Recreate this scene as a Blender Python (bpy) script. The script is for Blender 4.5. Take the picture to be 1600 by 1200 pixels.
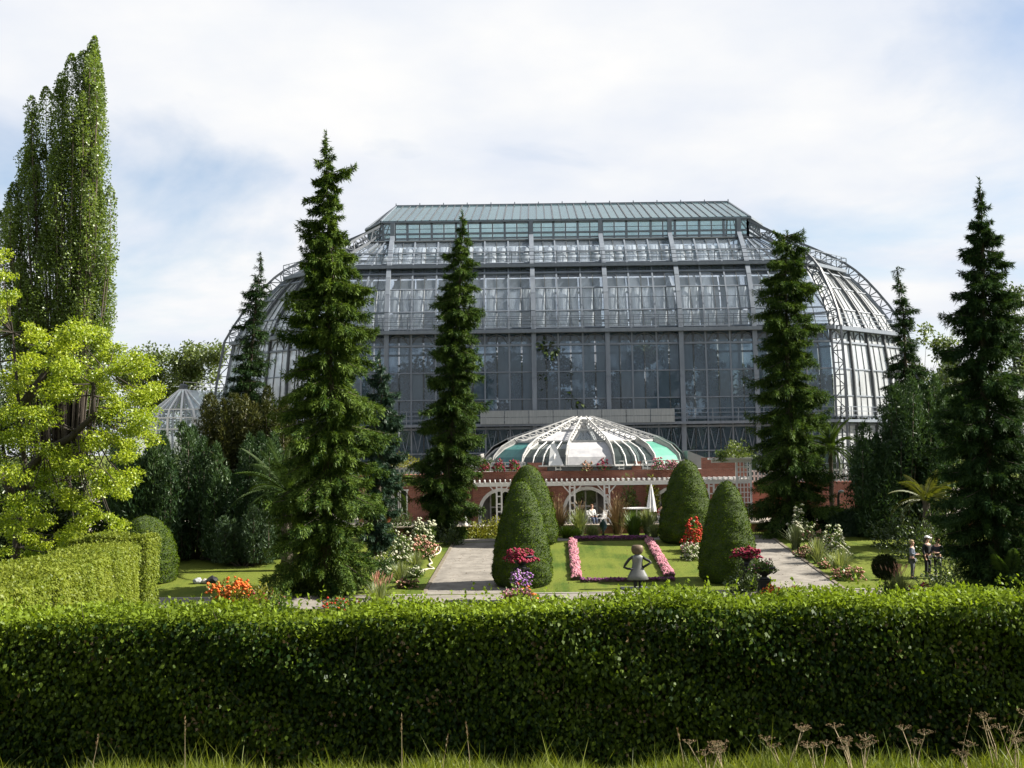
SEEDZ = 1.3
import bpy, bmesh, math, random
import numpy as np
from mathutils import Vector, Matrix, Euler
R = math.radians
for o in list(bpy.data.objects): bpy.data.objects.remove(o)
S = bpy.context.scene
COL = S.collection
# ------------------------------------------------------------------ camera
FPX, HOR, ROLL, EYE = 1900.0, 700.0, 0.75, 9.5          # focal length in photo pixels, horizon row, roll, eye height
PITCH = math.degrees(math.atan((HOR - 600.0) / FPX))
cd = bpy.data.cameras.new('camera'); cam = bpy.data.objects.new('camera', cd); COL.objects.link(cam)
cd.sensor_width = 36; cd.lens = 36 * FPX / 1600; cd.clip_start = 0.1; cd.clip_end = 6000
CAMR = Matrix.Rotation(R(90 + PITCH), 3, 'X') @ Matrix.Rotation(R(-ROLL), 3, 'Z')
cam.matrix_world = Matrix.Translation((0, 0, EYE)) @ CAMR.to_4x4()
S.camera = cam
# ------------------------------------------------------------------ sky and sun
SUN_EL, SUN_AZ = 38.0, 88.5        # azimuth clockwise from +Y (the view direction)
w = bpy.data.worlds.new('World'); S.world = w; w.use_nodes = True
nt = w.node_tree; nt.nodes.clear(); N = nt.nodes.new; LK = nt.links.new
sky = N('ShaderNodeTexSky'); sky.sky_type = 'NISHITA'; sky.sun_disc = False
sky.sun_elevation = R(SUN_EL); sky.sun_rotation = R(SUN_AZ); sky.air_density = 1.0; sky.dust_density = 0.6; sky.ozone_density = 1.5
tc = N('ShaderNodeTexCoord'); sep = N('ShaderNodeSeparateXYZ'); LK(tc.outputs['Generated'], sep.inputs[0])
def mth(op, a, b=None, c=None):
    n = N('ShaderNodeMath'); n.operation = op
    for i, v in enumerate((a, b, c)):
        if v is None: continue
        if isinstance(v, (int, float)): n.inputs[i].default_value = v
        else: LK(v, n.inputs[i])
    return n.outputs[0]
zz = mth('ADD', mth('MAXIMUM', sep.outputs[2], 0.0), 0.22)
cmb = N('ShaderNodeCombineXYZ'); LK(mth('DIVIDE', sep.outputs[0], mth('MULTIPLY', zz, -1.0)), cmb.inputs[0]); LK(mth('DIVIDE', sep.outputs[1], zz), cmb.inputs[1])
cmb.inputs[2].default_value = SEEDZ
n1 = N('ShaderNodeTexNoise'); n1.inputs['Scale'].default_value = 1.25; n1.inputs['Detail'].default_value = 9; n1.inputs['Roughness'].default_value = 0.52
n1.inputs['Distortion'].default_value = 0.35; LK(cmb.outputs[0], n1.inputs['Vector'])
rp = N('ShaderNodeValToRGB'); rp.color_ramp.elements[0].position = 0.345; rp.color_ramp.elements[1].position = 0.525; rp.color_ramp.elements[0].color = (0.2, 0.2, 0.2, 1); LK(n1.outputs['Fac'], rp.inputs[0])
n2 = N('ShaderNodeTexNoise'); n2.inputs['Scale'].default_value = 2.6; n2.inputs['Detail'].default_value = 6; LK(cmb.outputs[0], n2.inputs['Vector'])
rc = N('ShaderNodeValToRGB'); rc.color_ramp.elements[0].position = 0.3; rc.color_ramp.elements[1].position = 0.7; LK(n2.outputs['Fac'], rc.inputs[0])
rc.color_ramp.elements[0].color = (0.238, 0.256, 0.291, 1); rc.color_ramp.elements[1].color = (0.312, 0.31, 0.307, 1)
SKY = 0.05
ALB = 0.78
cs = N('ShaderNodeVectorMath'); cs.operation = 'SCALE'; cs.inputs['Scale'].default_value = 1.0 / SKY; LK(rc.outputs[0], cs.inputs[0])
mx = N('ShaderNodeMix'); mx.data_type = 'RGBA'; LK(rp.outputs[0], mx.inputs['Factor']); LK(sky.outputs[0], mx.inputs['A']); LK(cs.outputs[0], mx.inputs['B'])
bg = N('ShaderNodeBackground'); bg.inputs['Strength'].default_value = SKY; LK(mx.outputs['Result'], bg.inputs['Color'])
wo = N('ShaderNodeOutputWorld'); LK(bg.outputs[0], wo.inputs[0])
sd = bpy.data.lights.new('sun', 'SUN'); sd.energy = 5.0; sd.angle = R(0.53); sd.color = (1.0, 0.93, 0.82)
sun = bpy.data.objects.new('sun', sd); COL.objects.link(sun)
sv = Vector((math.sin(R(SUN_AZ)) * math.cos(R(SUN_EL)), math.cos(R(SUN_AZ)) * math.cos(R(SUN_EL)), math.sin(R(SUN_EL))))
sun.rotation_euler = sv.to_track_quat('Z', 'Y').to_euler(); sun.location = (60, 20, 60)
S.view_settings.view_transform = 'Standard'; S.view_settings.look = 'None'; S.view_settings.exposure = 1.7; S.view_settings.gamma = 1.0
S.view_settings.use_curve_mapping = False
S.render.engine = 'CYCLES'
cy = S.cycles; cy.max_bounces = 8; cy.diffuse_bounces = 3; cy.glossy_bounces = 3; cy.transmission_bounces = 3; cy.transparent_max_bounces = 24
cy.use_denoising = True
# ------------------------------------------------------------------ geometry helpers
def at(px, py, Y):
    """world point seen at photo pixel (px, py) on the plane at distance Y"""
    d = CAMR @ Vector(((px - 800) / FPX, (600 - py) / FPX, -1.0))
    k = Y / d.y
    return Vector((d.x * k, Y, EYE + d.z * k))
def G(y):
    """height of the ground along the garden"""
    if y <= 11: return 7.0
    if y < 40:
        t = (y - 11) / 29.0; t = t * t * (3 - 2 * t)
        return 7.0 * (1 - t) + 2.362 * t
    if y <= 70.6: return 0.0568 * y + 0.09
    return 4.1
TER = 4.5
def Dof(px, py):
    return 17880.0 / (py + (px - 800) * 0.0131 - 592.0)
def gp(px, D):
    p = at(px, 800, D); return Vector((p.x, D, G(D)))
def gpp(px, py):
    return gp(px, Dof(px, py))
def obj(name, me, parent=None, mat=None):
    if mat is not None and not me.materials: me.materials.append(mat)
    o = bpy.data.objects.new(name, me); COL.objects.link(o)
    if parent is not None: o.parent = parent
    return o
def tag(o, label=None, cat=None, group=None, kind=None):
    if label: o['label'] = label
    if cat: o['category'] = cat
    if group: o['group'] = group
    if kind: o['kind'] = kind
    return o
def thing(name, label, cat, loc=(0, 0, 0), rz=0.0, group=None):
    o = bpy.data.objects.new(name, None); COL.objects.link(o); o.location = loc; o.rotation_euler = (0, 0, rz); o.empty_display_size = 0.3
    return tag(o, label, cat, group)
def dup(o, parent=None):
    c = o.copy(); COL.objects.link(c)
    if parent is not None: c.parent = parent
    for ch in [x for x in bpy.data.objects if x.parent is o]: dup(ch, c)
    return c
def unit(v): return v / np.maximum(np.linalg.norm(v, axis=-1, keepdims=True), 1e-9)
class MB:
    def __init__(s): s.v = []; s.f = []
    def face(s, pts):
        b = len(s.v); s.v += [tuple(p) for p in pts]; s.f.append(tuple(range(b, b + len(pts))))
    def hexa(s, p):               # 8 corners: bottom 0-3 ccw, top 4-7
        b = len(s.v); s.v += [tuple(q) for q in p]
        s.f += [tuple(b + i for i in q) for q in ((3, 2, 1, 0), (4, 5, 6, 7), (0, 1, 5, 4), (1, 2, 6, 5), (2, 3, 7, 6), (3, 0, 4, 7))]
    def box(s, c, d, rz=0.0):
        cx, cy_, cz = c; a, b_, h = d[0] / 2, d[1] / 2, d[2] / 2; co, si = math.cos(rz), math.sin(rz)
        P = [(-a, -b_), (a, -b_), (a, b_), (-a, b_)]
        P = [(cx + x * co - y * si, cy_ + x * si + y * co) for x, y in P]
        s.hexa([(x, y, cz - h) for x, y in P] + [(x, y, cz + h) for x, y in P])
    def bar(s, p, q, wd, th=None, up=(0, 0, 1)):   # rectangular bar from p to q
        p, q = Vector(p), Vector(q); th = wd if th is None else th
        d = q - p
        if d.length < 1e-6: return
        d.normalize(); up = Vector(up)
        if abs(d.dot(up)) > 0.98: up = Vector((0, 1, 0)) if abs(d.y) < 0.9 else Vector((1, 0, 0))
        sx = d.cross(up).normalized() * wd / 2; uz = sx.cross(d).normalized() * th / 2
        s.hexa([p - sx - uz, p + sx - uz, p + sx + uz, p - sx + uz, q - sx - uz, q + sx - uz, q + sx + uz, q - sx + uz])
    def tube(s, pts, rad, n=6, cap=True):
        pts = [Vector(p) for p in pts]; m = len(pts)
        rad = [rad] * m if isinstance(rad, (int, float)) else rad
        base = len(s.v); ref = None
        for i, p in enumerate(pts):
            t = (pts[min(i + 1, m - 1)] - pts[max(i - 1, 0)]).normalized()
            if ref is None: ref = Vector((0, 0, 1)) if abs(t.z) < 0.9 else Vector((1, 0, 0))
            a = t.cross(ref).normalized(); b = t.cross(a).normalized(); ref = (ref - t * ref.dot(t))
            if ref.length < 1e-3: ref = Vector((1, 0, 0))
            for k in range(n):
                an = 2 * math.pi * k / n; s.v.append(tuple(p + (a * math.cos(an) + b * math.sin(an)) * rad[i]))
        for i in range(m - 1):
            for k in range(n):
                k2 = (k + 1) % n; A = base + i * n; B = A + n
                s.f.append((A + k, A + k2, B + k2, B + k))
        if cap:
            s.f.append(tuple(base + k for k in range(n))[::-1]); s.f.append(tuple(base + (m - 1) * n + k for k in range(n)))
    def lathe(s, prof, c=(0, 0, 0), n=20, sx=1.0, sy=1.0):   # prof: (r, z)
        base = len(s.v); m = len(prof)
        for r, z in prof:
            for k in range(n):
                a = 2 * math.pi * k / n; s.v.append((c[0] + r * sx * math.cos(a), c[1] + r * sy * math.sin(a), c[2] + z))
        for i in range(m - 1):
            for k in range(n):
                k2 = (k + 1) % n; A = base + i * n; B = A + n
                s.f.append((A + k, A + k2, B + k2, B + k))
        s.f.append(tuple(base + k for k in range(n))[::-1]); s.f.append(tuple(base + (m - 1) * n + k for k in range(n)))
    def build(s, name, mat, parent=None, smooth=False):
        me = bpy.data.meshes.new(name); me.from_pydata(s.v, [], s.f); me.validate(); me.update()
        if smooth: me.polygons.foreach_set('use_smooth', [True] * len(me.polygons))
        return obj(name, me, parent, mat)
def np_mesh(name, V, F, mat, parent=None, tint=None, smooth=False):
    me = bpy.data.meshes.new(name); n, m, k = len(V), len(F), F.shape[1]
    me.vertices.add(n); me.vertices.foreach_set('co', np.ascontiguousarray(V, dtype=np.float32).ravel())
    me.loops.add(m * k); me.loops.foreach_set('vertex_index', np.ascontiguousarray(F, dtype=np.int32).ravel())
    me.polygons.add(m); me.polygons.foreach_set('loop_start', np.arange(0, m * k, k, dtype=np.int32))
    if smooth: me.polygons.foreach_set('use_smooth', np.ones(m, dtype=bool))
    if tint is not None:
        a = me.attributes.new('tint', 'FLOAT', 'POINT'); a.data.foreach_set('value', np.ascontiguousarray(tint, dtype=np.float32))
    me.update(calc_edges=True)
    return obj(name, me, parent, mat)
def leaves(name, P, D, Nn, L, W, tint, mat, parent=None, fold=0.15, mid=0.45, rich=False, tri=False):
    """many kite-shaped leaves (or shoots) as one mesh"""
    P = np.asarray(P, float); n = len(P); D = unit(np.asarray(D, float)); side = unit(np.cross(D, Nn)); up = np.cross(side, D)
    L = np.broadcast_to(np.asarray(L, float), (n,))[:, None]; W = np.broadcast_to(np.asarray(W, float), (n,))[:, None]
    if tri:
        V = np.stack([P + side * W / 2, P + D * L, P - side * W / 2], 1).reshape(-1, 3); F = np.arange(3 * n).reshape(n, 3); t = np.repeat(tint, 3)
    elif not rich:
        V = np.stack([P, P + D * L * mid + side * W / 2 + up * W * fold, P + D * L, P + D * L * mid - side * W / 2 + up * W * fold], 1)
        V = V.reshape(-1, 3); F = np.arange(4 * n).reshape(n, 4); t = np.repeat(tint, 4)
    else:
        m1 = P + D * L * 0.3; m2 = P + D * L * 0.68
        V = np.stack([P, m1 + side * W * 0.45 + up * W * fold, m2 + side * W * 0.42 + up * W * fold, P + D * L - up * W * fold,
                      m2 - side * W * 0.42 + up * W * fold, m1 - side * W * 0.45 + up * W * fold], 1).reshape(-1, 3)
        b = (np.arange(n) * 6)[:, None]
        F = np.concatenate([b + np.array([[0, 1, 2, 3]]), b + np.array([[0, 3, 4, 5]])], 0); t = np.repeat(tint, 6)
    return np_mesh(name, V, F, mat, parent, t)
def blobs(name, P, r, tint, mat, parent=None, sq=0.8):
    """many small octahedral flower heads as one mesh"""
    P = np.asarray(P, float); n = len(P); r = np.broadcast_to(np.asarray(r, float), (n,))[:, None, None]
    O = np.array([[1, 0, 0], [0, 1, 0], [-1, 0, 0], [0, -1, 0], [0, 0, sq], [0, 0, -sq]], float)
    g = np.random.default_rng(n); th = g.uniform(0, 6.28, n); c, s_ = np.cos(th), np.sin(th)
    X = O[None, :, 0] * c[:, None] - O[None, :, 1] * s_[:, None]; Y = O[None, :, 0] * s_[:, None] + O[None, :, 1] * c[:, None]
    O2 = np.stack([X, Y, np.broadcast_to(O[None, :, 2], (n, 6))], 2) * g.uniform(0.7, 1.25, (n, 6, 1))
    V = (P[:, None, :] + O2 * r).reshape(-1, 3)
    T = np.array([[0, 1, 4], [1, 2, 4], [2, 3, 4], [3, 0, 4], [1, 0, 5], [2, 1, 5], [3, 2, 5], [0, 3, 5]])
    F = (np.arange(n) * 6)[:, None, None] + T[None]
    return np_mesh(name, V, F.reshape(-1, 3), mat, parent, np.repeat(tint, 6))
def rdir(g, n): return unit(g.normal(size=(n, 3)))
# ------------------------------------------------------------------ materials
def newmat(name):
    m = bpy.data.materials.new(name); m.use_nodes = True; m.node_tree.nodes.clear(); return m, m.node_tree
def leaf_mat(name, c0, c1, trans=0.3, gloss=0.05, tcol=None, rough=0.45):
    m, t = newmat(name); n = t.nodes.new; l = t.links.new
    a = n('ShaderNodeAttribute'); a.attribute_name = 'tint'
    mixc = n('ShaderNodeMix'); mixc.data_type = 'RGBA'; mixc.inputs['A'].default_value = (*(x * ALB for x in c0), 1); mixc.inputs['B'].default_value = (*(x * ALB for x in c1), 1); l(a.outputs['Fac'], mixc.inputs['Factor'])
    d = n('ShaderNodeBsdfDiffuse'); l(mixc.outputs['Result'], d.inputs[0])
    tr = n('ShaderNodeBsdfTranslucent')
    h = n('ShaderNodeMix'); h.data_type = 'RGBA'; h.blend_type = 'MULTIPLY'; h.inputs['Factor'].default_value = 1.0
    l(mixc.outputs['Result'], h.inputs['A']); h.inputs['B'].default_value = (*(tcol or (1.5, 1.5, 0.6)), 1); l(h.outputs['Result'], tr.inputs[0])
    s1 = n('ShaderNodeMixShader'); s1.inputs[0].default_value = trans; l(d.outputs[0], s1.inputs[1]); l(tr.outputs[0], s1.inputs[2])
    gl = n('ShaderNodeBsdfGlossy'); gl.inputs['Roughness'].default_value = rough; gl.inputs[0].default_value = (0.9, 0.95, 0.9, 1)
    s2 = n('ShaderNodeMixShader'); s2.inputs[0].default_value = gloss; l(s1.outputs[0], s2.inputs[1]); l(gl.outputs[0], s2.inputs[2])
    o = n('ShaderNodeOutputMaterial'); l(s2.outputs[0], o.inputs[0]); return m
def flat_mat(name, c, c2=None, scale=3.0, rough=0.7, metal=0.0, bump=0.0, bscale=None, spec=0.4, stretch=None, detail=6):
    c2 = tuple(x * ALB for x in (c2 or c)); c = tuple(x * ALB for x in c)
    m, t = newmat(name); n = t.nodes.new; l = t.links.new
    p = n('ShaderNodeBsdfPrincipled'); p.inputs['Roughness'].default_value = rough; p.inputs['Metallic'].default_value = metal
    p.inputs['Specular IOR Level'].default_value = spec
    tcn = n('ShaderNodeTexCoord'); mp = n('ShaderNodeMapping'); l(tcn.outputs['Object'], mp.inputs[0])
    if stretch: mp.inputs['Scale'].default_value = stretch
    nz = n('ShaderNodeTexNoise'); nz.inputs['Scale'].default_value = scale; nz.inputs['Detail'].default_value = detail; nz.inputs['Roughness'].default_value = 0.6; l(mp.outputs[0], nz.inputs['Vector'])
    r = n('ShaderNodeValToRGB'); r.color_ramp.elements[0].position = 0.3; r.color_ramp.elements[1].position = 0.7
    r.color_ramp.elements[0].color = (*c, 1); r.color_ramp.elements[1].color = (*(c2 or c), 1); l(nz.outputs['Fac'], r.inputs[0]); l(r.outputs[0], p.inputs['Base Color'])
    if bump:
        b = n('ShaderNodeBump'); b.inputs['Strength'].default_value = bump; nb = n('ShaderNodeTexNoise'); nb.inputs['Scale'].default_value = bscale or scale * 8; nb.inputs['Detail'].default_value = 4
        l(mp.outputs[0], nb.inputs['Vector']); l(nb.outputs['Fac'], b.inputs['Height']); l(b.outputs[0], p.inputs['Normal'])
    o = n('ShaderNodeOutputMaterial'); l(p.outputs[0], o.inputs[0]); return m
def glass_mat(name, tint, dirt, dirtamt, rough=0.04, refl=1.0, var=1.0):
    m, t = newmat(name); n = t.nodes.new; l = t.links.new
    tr = n('ShaderNodeBsdfTransparent'); tr.inputs[0].default_value = (*tint, 1)
    oi = n('ShaderNodeObjectInfo'); tcn = n('ShaderNodeTexCoord')
    geo = n('ShaderNodeNewGeometry'); mp = n('ShaderNodeMapping'); mp.inputs['Scale'].default_value = (1.2, 1.2, 0.35); l(geo.outputs['Position'], mp.inputs[0])
    nz = n('ShaderNodeTexNoise'); nz.inputs['Scale'].default_value = 1.0; nz.inputs['Detail'].default_value = 6; l(mp.outputs[0], nz.inputs['Vector'])
    d = n('ShaderNodeBsdfDiffuse'); d.inputs[0].default_value = (*dirt, 1)
    f1 = n('ShaderNodeMath'); f1.operation = 'MULTIPLY_ADD'; l(nz.outputs['Fac'], f1.inputs[0]); f1.inputs[1].default_value = dirtamt; 
    f2 = n('ShaderNodeMath'); f2.operation = 'MULTIPLY'; l(oi.outputs['Random'], f2.inputs[0]); f2.inputs[1].default_value = dirtamt * var; l(f2.outputs[0], f1.inputs[2])
    s1 = n('ShaderNodeMixShader'); l(f1.outputs[0], s1.inputs[0]); l(tr.outputs[0], s1.inputs[1])
    tl = n('ShaderNodeBsdfTranslucent'); tl.inputs[0].default_value = (*dirt, 1); dm = n('ShaderNodeMixShader'); dm.inputs[0].default_value = 0.45; vv = n('ShaderNodeHueSaturation'); vv.inputs['Color'].default_value = (*dirt, 1); vm = n('ShaderNodeMapRange'); l(oi.outputs['Random'], vm.inputs[0]); vm.inputs[3].default_value = 1 - 0.3 * var; vm.inputs[4].default_value = 1 + 0.35 * var; l(vm.outputs[0], vv.inputs['Value']); l(vv.outputs[0], d.inputs[0]); l(vv.outputs[0], tl.inputs[0]); l(d.outputs[0], dm.inputs[1]); l(tl.outputs[0], dm.inputs[2]); l(dm.outputs[0], s1.inputs[2])
    gl = n('ShaderNodeBsdfGlossy'); gl.inputs['Roughness'].default_value = rough
    fr = n('ShaderNodeLayerWeight'); fr.inputs['Blend'].default_value = 0.5; f5 = n('ShaderNodeMath'); f5.operation = 'POWER'; l(fr.outputs['Facing'], f5.inputs[0]); f5.inputs[1].default_value = 4.0
    fm = n('ShaderNodeMath'); fm.operation = 'MULTIPLY_ADD'; l(f5.outputs[0], fm.inputs[0]); fm.inputs[1].default_value = 0.75 * refl; fm.inputs[2].default_value = 0.04 * refl; fm.use_clamp = True
    s2 = n('ShaderNodeMixShader'); l(fm.outputs[0], s2.inputs[0]); l(s1.outputs[0], s2.inputs[1]); l(gl.outputs[0], s2.inputs[2])
    o = n('ShaderNodeOutputMaterial'); l(s2.outputs[0], o.inputs[0]); return m
M = {}
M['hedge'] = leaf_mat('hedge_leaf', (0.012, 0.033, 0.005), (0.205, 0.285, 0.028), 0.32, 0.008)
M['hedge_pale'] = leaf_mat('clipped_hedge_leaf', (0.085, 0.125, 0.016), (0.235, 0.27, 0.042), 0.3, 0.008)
M['spruce'] = leaf_mat('spruce_needles', (0.018, 0.048, 0.012), (0.17, 0.245, 0.042), 0.2, 0.008)
M['spruce_dark'] = leaf_mat('dark_spruce_needles', (0.013, 0.036, 0.014), (0.062, 0.105, 0.032), 0.18, 0.008)
M['spruce_mid'] = leaf_mat('mid_spruce_needles', (0.018, 0.047, 0.013), (0.12, 0.18, 0.036), 0.2, 0.008)
M['fir_blue'] = leaf_mat('blue_fir_needles', (0.018, 0.045, 0.028), (0.05, 0.09, 0.055), 0.15, 0.02)
M['yew'] = leaf_mat('yew_needles', (0.018, 0.046, 0.018), (0.075, 0.125, 0.045), 0.2, 0.02)
M['yew_brown'] = leaf_mat('bronze_yew_needles', (0.03, 0.04, 0.010), (0.10, 0.10, 0.022), 0.2, 0.02)
M['topiary'] = leaf_mat('clipped_yew_needles', (0.028, 0.058, 0.004), (0.115, 0.165, 0.008), 0.06, 0.004)
M['topiary_core'] = flat_mat('clipped_yew_core', (0.015, 0.03, 0.004), (0.04, 0.065, 0.008), 12, 0.9, bump=0.6, bscale=40)
M['poplar'] = leaf_mat('poplar_leaf', (0.07, 0.12, 0.022), (0.24, 0.32, 0.065), 0.42, 0.05)
M['gold'] = leaf_mat('golden_leaf', (0.15, 0.235, 0.014), (0.44, 0.50, 0.036), 0.45, 0.03, (1.12, 1.2, 0.55))
M['broad'] = leaf_mat('broad_leaf', (0.05, 0.085, 0.018), (0.14, 0.18, 0.035), 0.35, 0.04)
M['broad_dark'] = leaf_mat('dark_broad_leaf', (0.025, 0.05, 0.014), (0.07, 0.10, 0.025), 0.3, 0.04)
M['shrub'] = leaf_mat('shrub_leaf', (0.04, 0.08, 0.015), (0.12, 0.19, 0.03), 0.35, 0.04)
M['shrub_yellow'] = leaf_mat('yellowish_leaf', (0.10, 0.12, 0.015), (0.28, 0.27, 0.04), 0.35, 0.03)
M['grass_blade'] = leaf_mat('grass_blade', (0.06, 0.13, 0.012), (0.17, 0.26, 0.03), 0.4, 0.04)
M['ornamental'] = leaf_mat('ornamental_grass_blade', (0.10, 0.14, 0.05), (0.28, 0.31, 0.16), 0.35, 0.03)
M['dry'] = leaf_mat('dry_stalks', (0.11, 0.07, 0.035), (0.24, 0.17, 0.09), 0.2, 0.02, (1.1, 1, .8))
M['palm'] = leaf_mat('palm_leaflet', (0.018, 0.042, 0.010), (0.058, 0.09, 0.02), 0.3, 0.008)
M['palm_yellow'] = leaf_mat('yellowing_palm_leaflet', (0.035, 0.055, 0.01), (0.12, 0.12, 0.02), 0.3, 0.02)
fl = lambda nm, a, b: leaf_mat(nm, a, b, 0.3, 0.02, (1.1, 0.9, 0.9))
M['pink'] = fl('pink_petals', (0.50, 0.16, 0.23), (0.68, 0.36, 0.42)); M['purple'] = fl('purple_petals', (0.12, 0.02, 0.10), (0.30, 0.10, 0.24))
M['red'] = fl('red_petals', (0.42, 0.02, 0.015), (0.66, 0.09, 0.04)); M['crimson'] = fl('crimson_petals', (0.20, 0.008, 0.03), (0.38, 0.035, 0.09))
M['white_fl'] = fl('cream_petals', (0.40, 0.43, 0.27), (0.60, 0.60, 0.46)); M['violet'] = fl('violet_petals', (0.30, 0.12, 0.45), (0.55, 0.32, 0.62))
M['orange'] = fl('orange_petals', (0.75, 0.12, 0.02), (0.85, 0.26, 0.06)); M['salmon'] = fl('salmon_petals', (0.45, 0.22, 0.16), (0.62, 0.38, 0.28))
M['bark'] = flat_mat('bark', (0.05, 0.038, 0.028), (0.11, 0.09, 0.07), 6, 0.95, bump=0.8, stretch=(3, 3, 0.6))
M['bark_pale'] = flat_mat('pale_bark', (0.16, 0.15, 0.12), (0.28, 0.26, 0.21), 6, 0.95, bump=0.5, stretch=(3, 3, 0.6))
M['twig'] = flat_mat('twigs', (0.012, 0.014, 0.006), (0.03, 0.028, 0.014), 14, 1.0)
M['soil'] = flat_mat('soil', (0.04, 0.03, 0.02), (0.08, 0.06, 0.04), 8, 1.0, bump=0.6)
M['steel'] = flat_mat('grey_painted_steel', (0.14, 0.165, 0.205), (0.20, 0.23, 0.27), 1.5, 0.5, 0.0, stretch=(2, 2, 0.4), detail=8)
M['steel_dark'] = flat_mat('dark_painted_steel', (0.06, 0.07, 0.08), (0.10, 0.11, 0.12), 2, 0.5)
M['steel_rib'] = flat_mat('rib_steel', (0.085, 0.10, 0.12), (0.14, 0.155, 0.18), 2, 0.5)
M['steel_pale'] = flat_mat('pale_steel_panel', (0.24, 0.26, 0.27), (0.36, 0.38, 0.38), 2.5, 0.6, stretch=(6, 6, 0.3))
M['glass'] = glass_mat('old_glass', (0.90, 0.93, 0.96), (0.36, 0.41, 0.47), 0.15, 0.05, 1.0)
M['glass_low'] = glass_mat('lower_glass', (0.58, 0.68, 0.76), (0.108, 0.152, 0.192), 0.86, 0.03, 1.0, 0.45)
M['glass_clear'] = glass_mat('clear_green_glass', (0.86, 0.93, 0.95), (0.36, 0.46, 0.50), 0.12, 0.04, 1.0, 2.0)
M['glass_side'] = glass_mat('side_glass', (0.84, 0.88, 0.91), (0.82, 0.85, 0.88), 0.85, 0.16, 1.6)
M['glass_roof'] = glass_mat('green_roof_glass', (0.66, 0.80, 0.84), (0.12, 0.205, 0.225), 0.75, 0.08, 1.2, 0.35)
M['glass_dark'] = glass_mat('dark_pane', (0.30, 0.38, 0.37), (0.10, 0.14, 0.13), 0.4, 0.02, 1.2)
M['white'] = flat_mat('white_paint', (0.70, 0.70, 0.69), (0.80, 0.80, 0.79), 2, 0.5)
M['cloth'] = leaf_mat('grey_shade_cloth', (0.40, 0.44, 0.50), (0.40, 0.44, 0.50), 0.45, 0.0, (1, 1, 1))
M['offwhite'] = flat_mat('weathered_white_metal', (0.38, 0.385, 0.38), (0.55, 0.55, 0.54), 3, 0.5, detail=8)
M['fabric'] = leaf_mat('white_blind_fabric', (1.0, 1.0, 1.0), (1.05, 1.05, 1.05), 0.3, 0.0, (1, 1, 1))
M['dome_white'] = flat_mat('white_dome_sheet', (0.33, 0.335, 0.36), (0.52, 0.52, 0.53), 2.2, 0.45, bump=0.3, bscale=5, detail=8)
M['turquoise'] = flat_mat('turquoise_sheet', (0.04, 0.20, 0.15), (0.08, 0.27, 0.20), 2, 0.5)
M['teal'] = flat_mat('teal_sheet', (0.02, 0.13, 0.13), (0.05, 0.20, 0.19), 2, 0.4)
M['grey_wall'] = flat_mat('grey_rendered_wall', (0.24, 0.24, 0.23), (0.32, 0.31, 0.30), 1.5, 0.9, detail=8)
M['stone'] = flat_mat('sandstone', (0.33, 0.27, 0.21), (0.47, 0.40, 0.32), 4, 0.9, bump=0.4)
M['edging'] = flat_mat('earth_edging', (0.10, 0.085, 0.06), (0.20, 0.17, 0.13), 5, 1.0, bump=0.5)
M['dark_bark'] = flat_mat('dark_bark', (0.025, 0.02, 0.016), (0.06, 0.05, 0.04), 6, 0.95, bump=0.8, stretch=(3, 3, 0.6))
M['kerb'] = flat_mat('concrete_kerb', (0.30, 0.28, 0.25), (0.43, 0.41, 0.37), 3, 0.9, bump=0.3)
M['terracotta'] = flat_mat('terracotta', (0.42, 0.13, 0.06), (0.55, 0.20, 0.10), 5, 0.8)
M['iron'] = flat_mat('dark_iron', (0.015, 0.016, 0.018), (0.035, 0.036, 0.04), 8, 0.5, 0.4)
M['corten'] = flat_mat('grey_sheet_steel', (0.13, 0.14, 0.155), (0.21, 0.21, 0.205), 3, 0.5, 0.35, detail=8)
M['rust'] = flat_mat('brown_steel', (0.09, 0.065, 0.045), (0.17, 0.12, 0.08), 5, 0.6, 0.3)
M['bronze'] = flat_mat('patinated_bronze', (0.02, 0.05, 0.05), (0.06, 0.11, 0.10), 6, 0.3, 0.7)
M['hose'] = flat_mat('cream_hose', (0.55, 0.50, 0.36), (0.65, 0.60, 0.45), 5, 0.5)
M['skin'] = flat_mat('skin', (0.48, 0.28, 0.20), (0.55, 0.33, 0.24), 5, 0.6)
for nm, c in dict(blonde=(0.30, 0.22, 0.12), brown_hair=(0.16, 0.08, 0.04), dark_hair=(0.02, 0.015, 0.012), bluegrey=(0.10, 0.12, 0.16), black_cloth=(0.012, 0.013, 0.016),
                  navy=(0.018, 0.022, 0.035), grey_trs=(0.06, 0.065, 0.075), red_cloth=(0.42, 0.03, 0.03), white_cloth=(0.72, 0.72, 0.70), jeans=(0.06, 0.08, 0.13)).items():
    M[nm] = flat_mat(nm, c, tuple(min(1, x * 1.35) for x in c), 12, 0.85)
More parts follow.
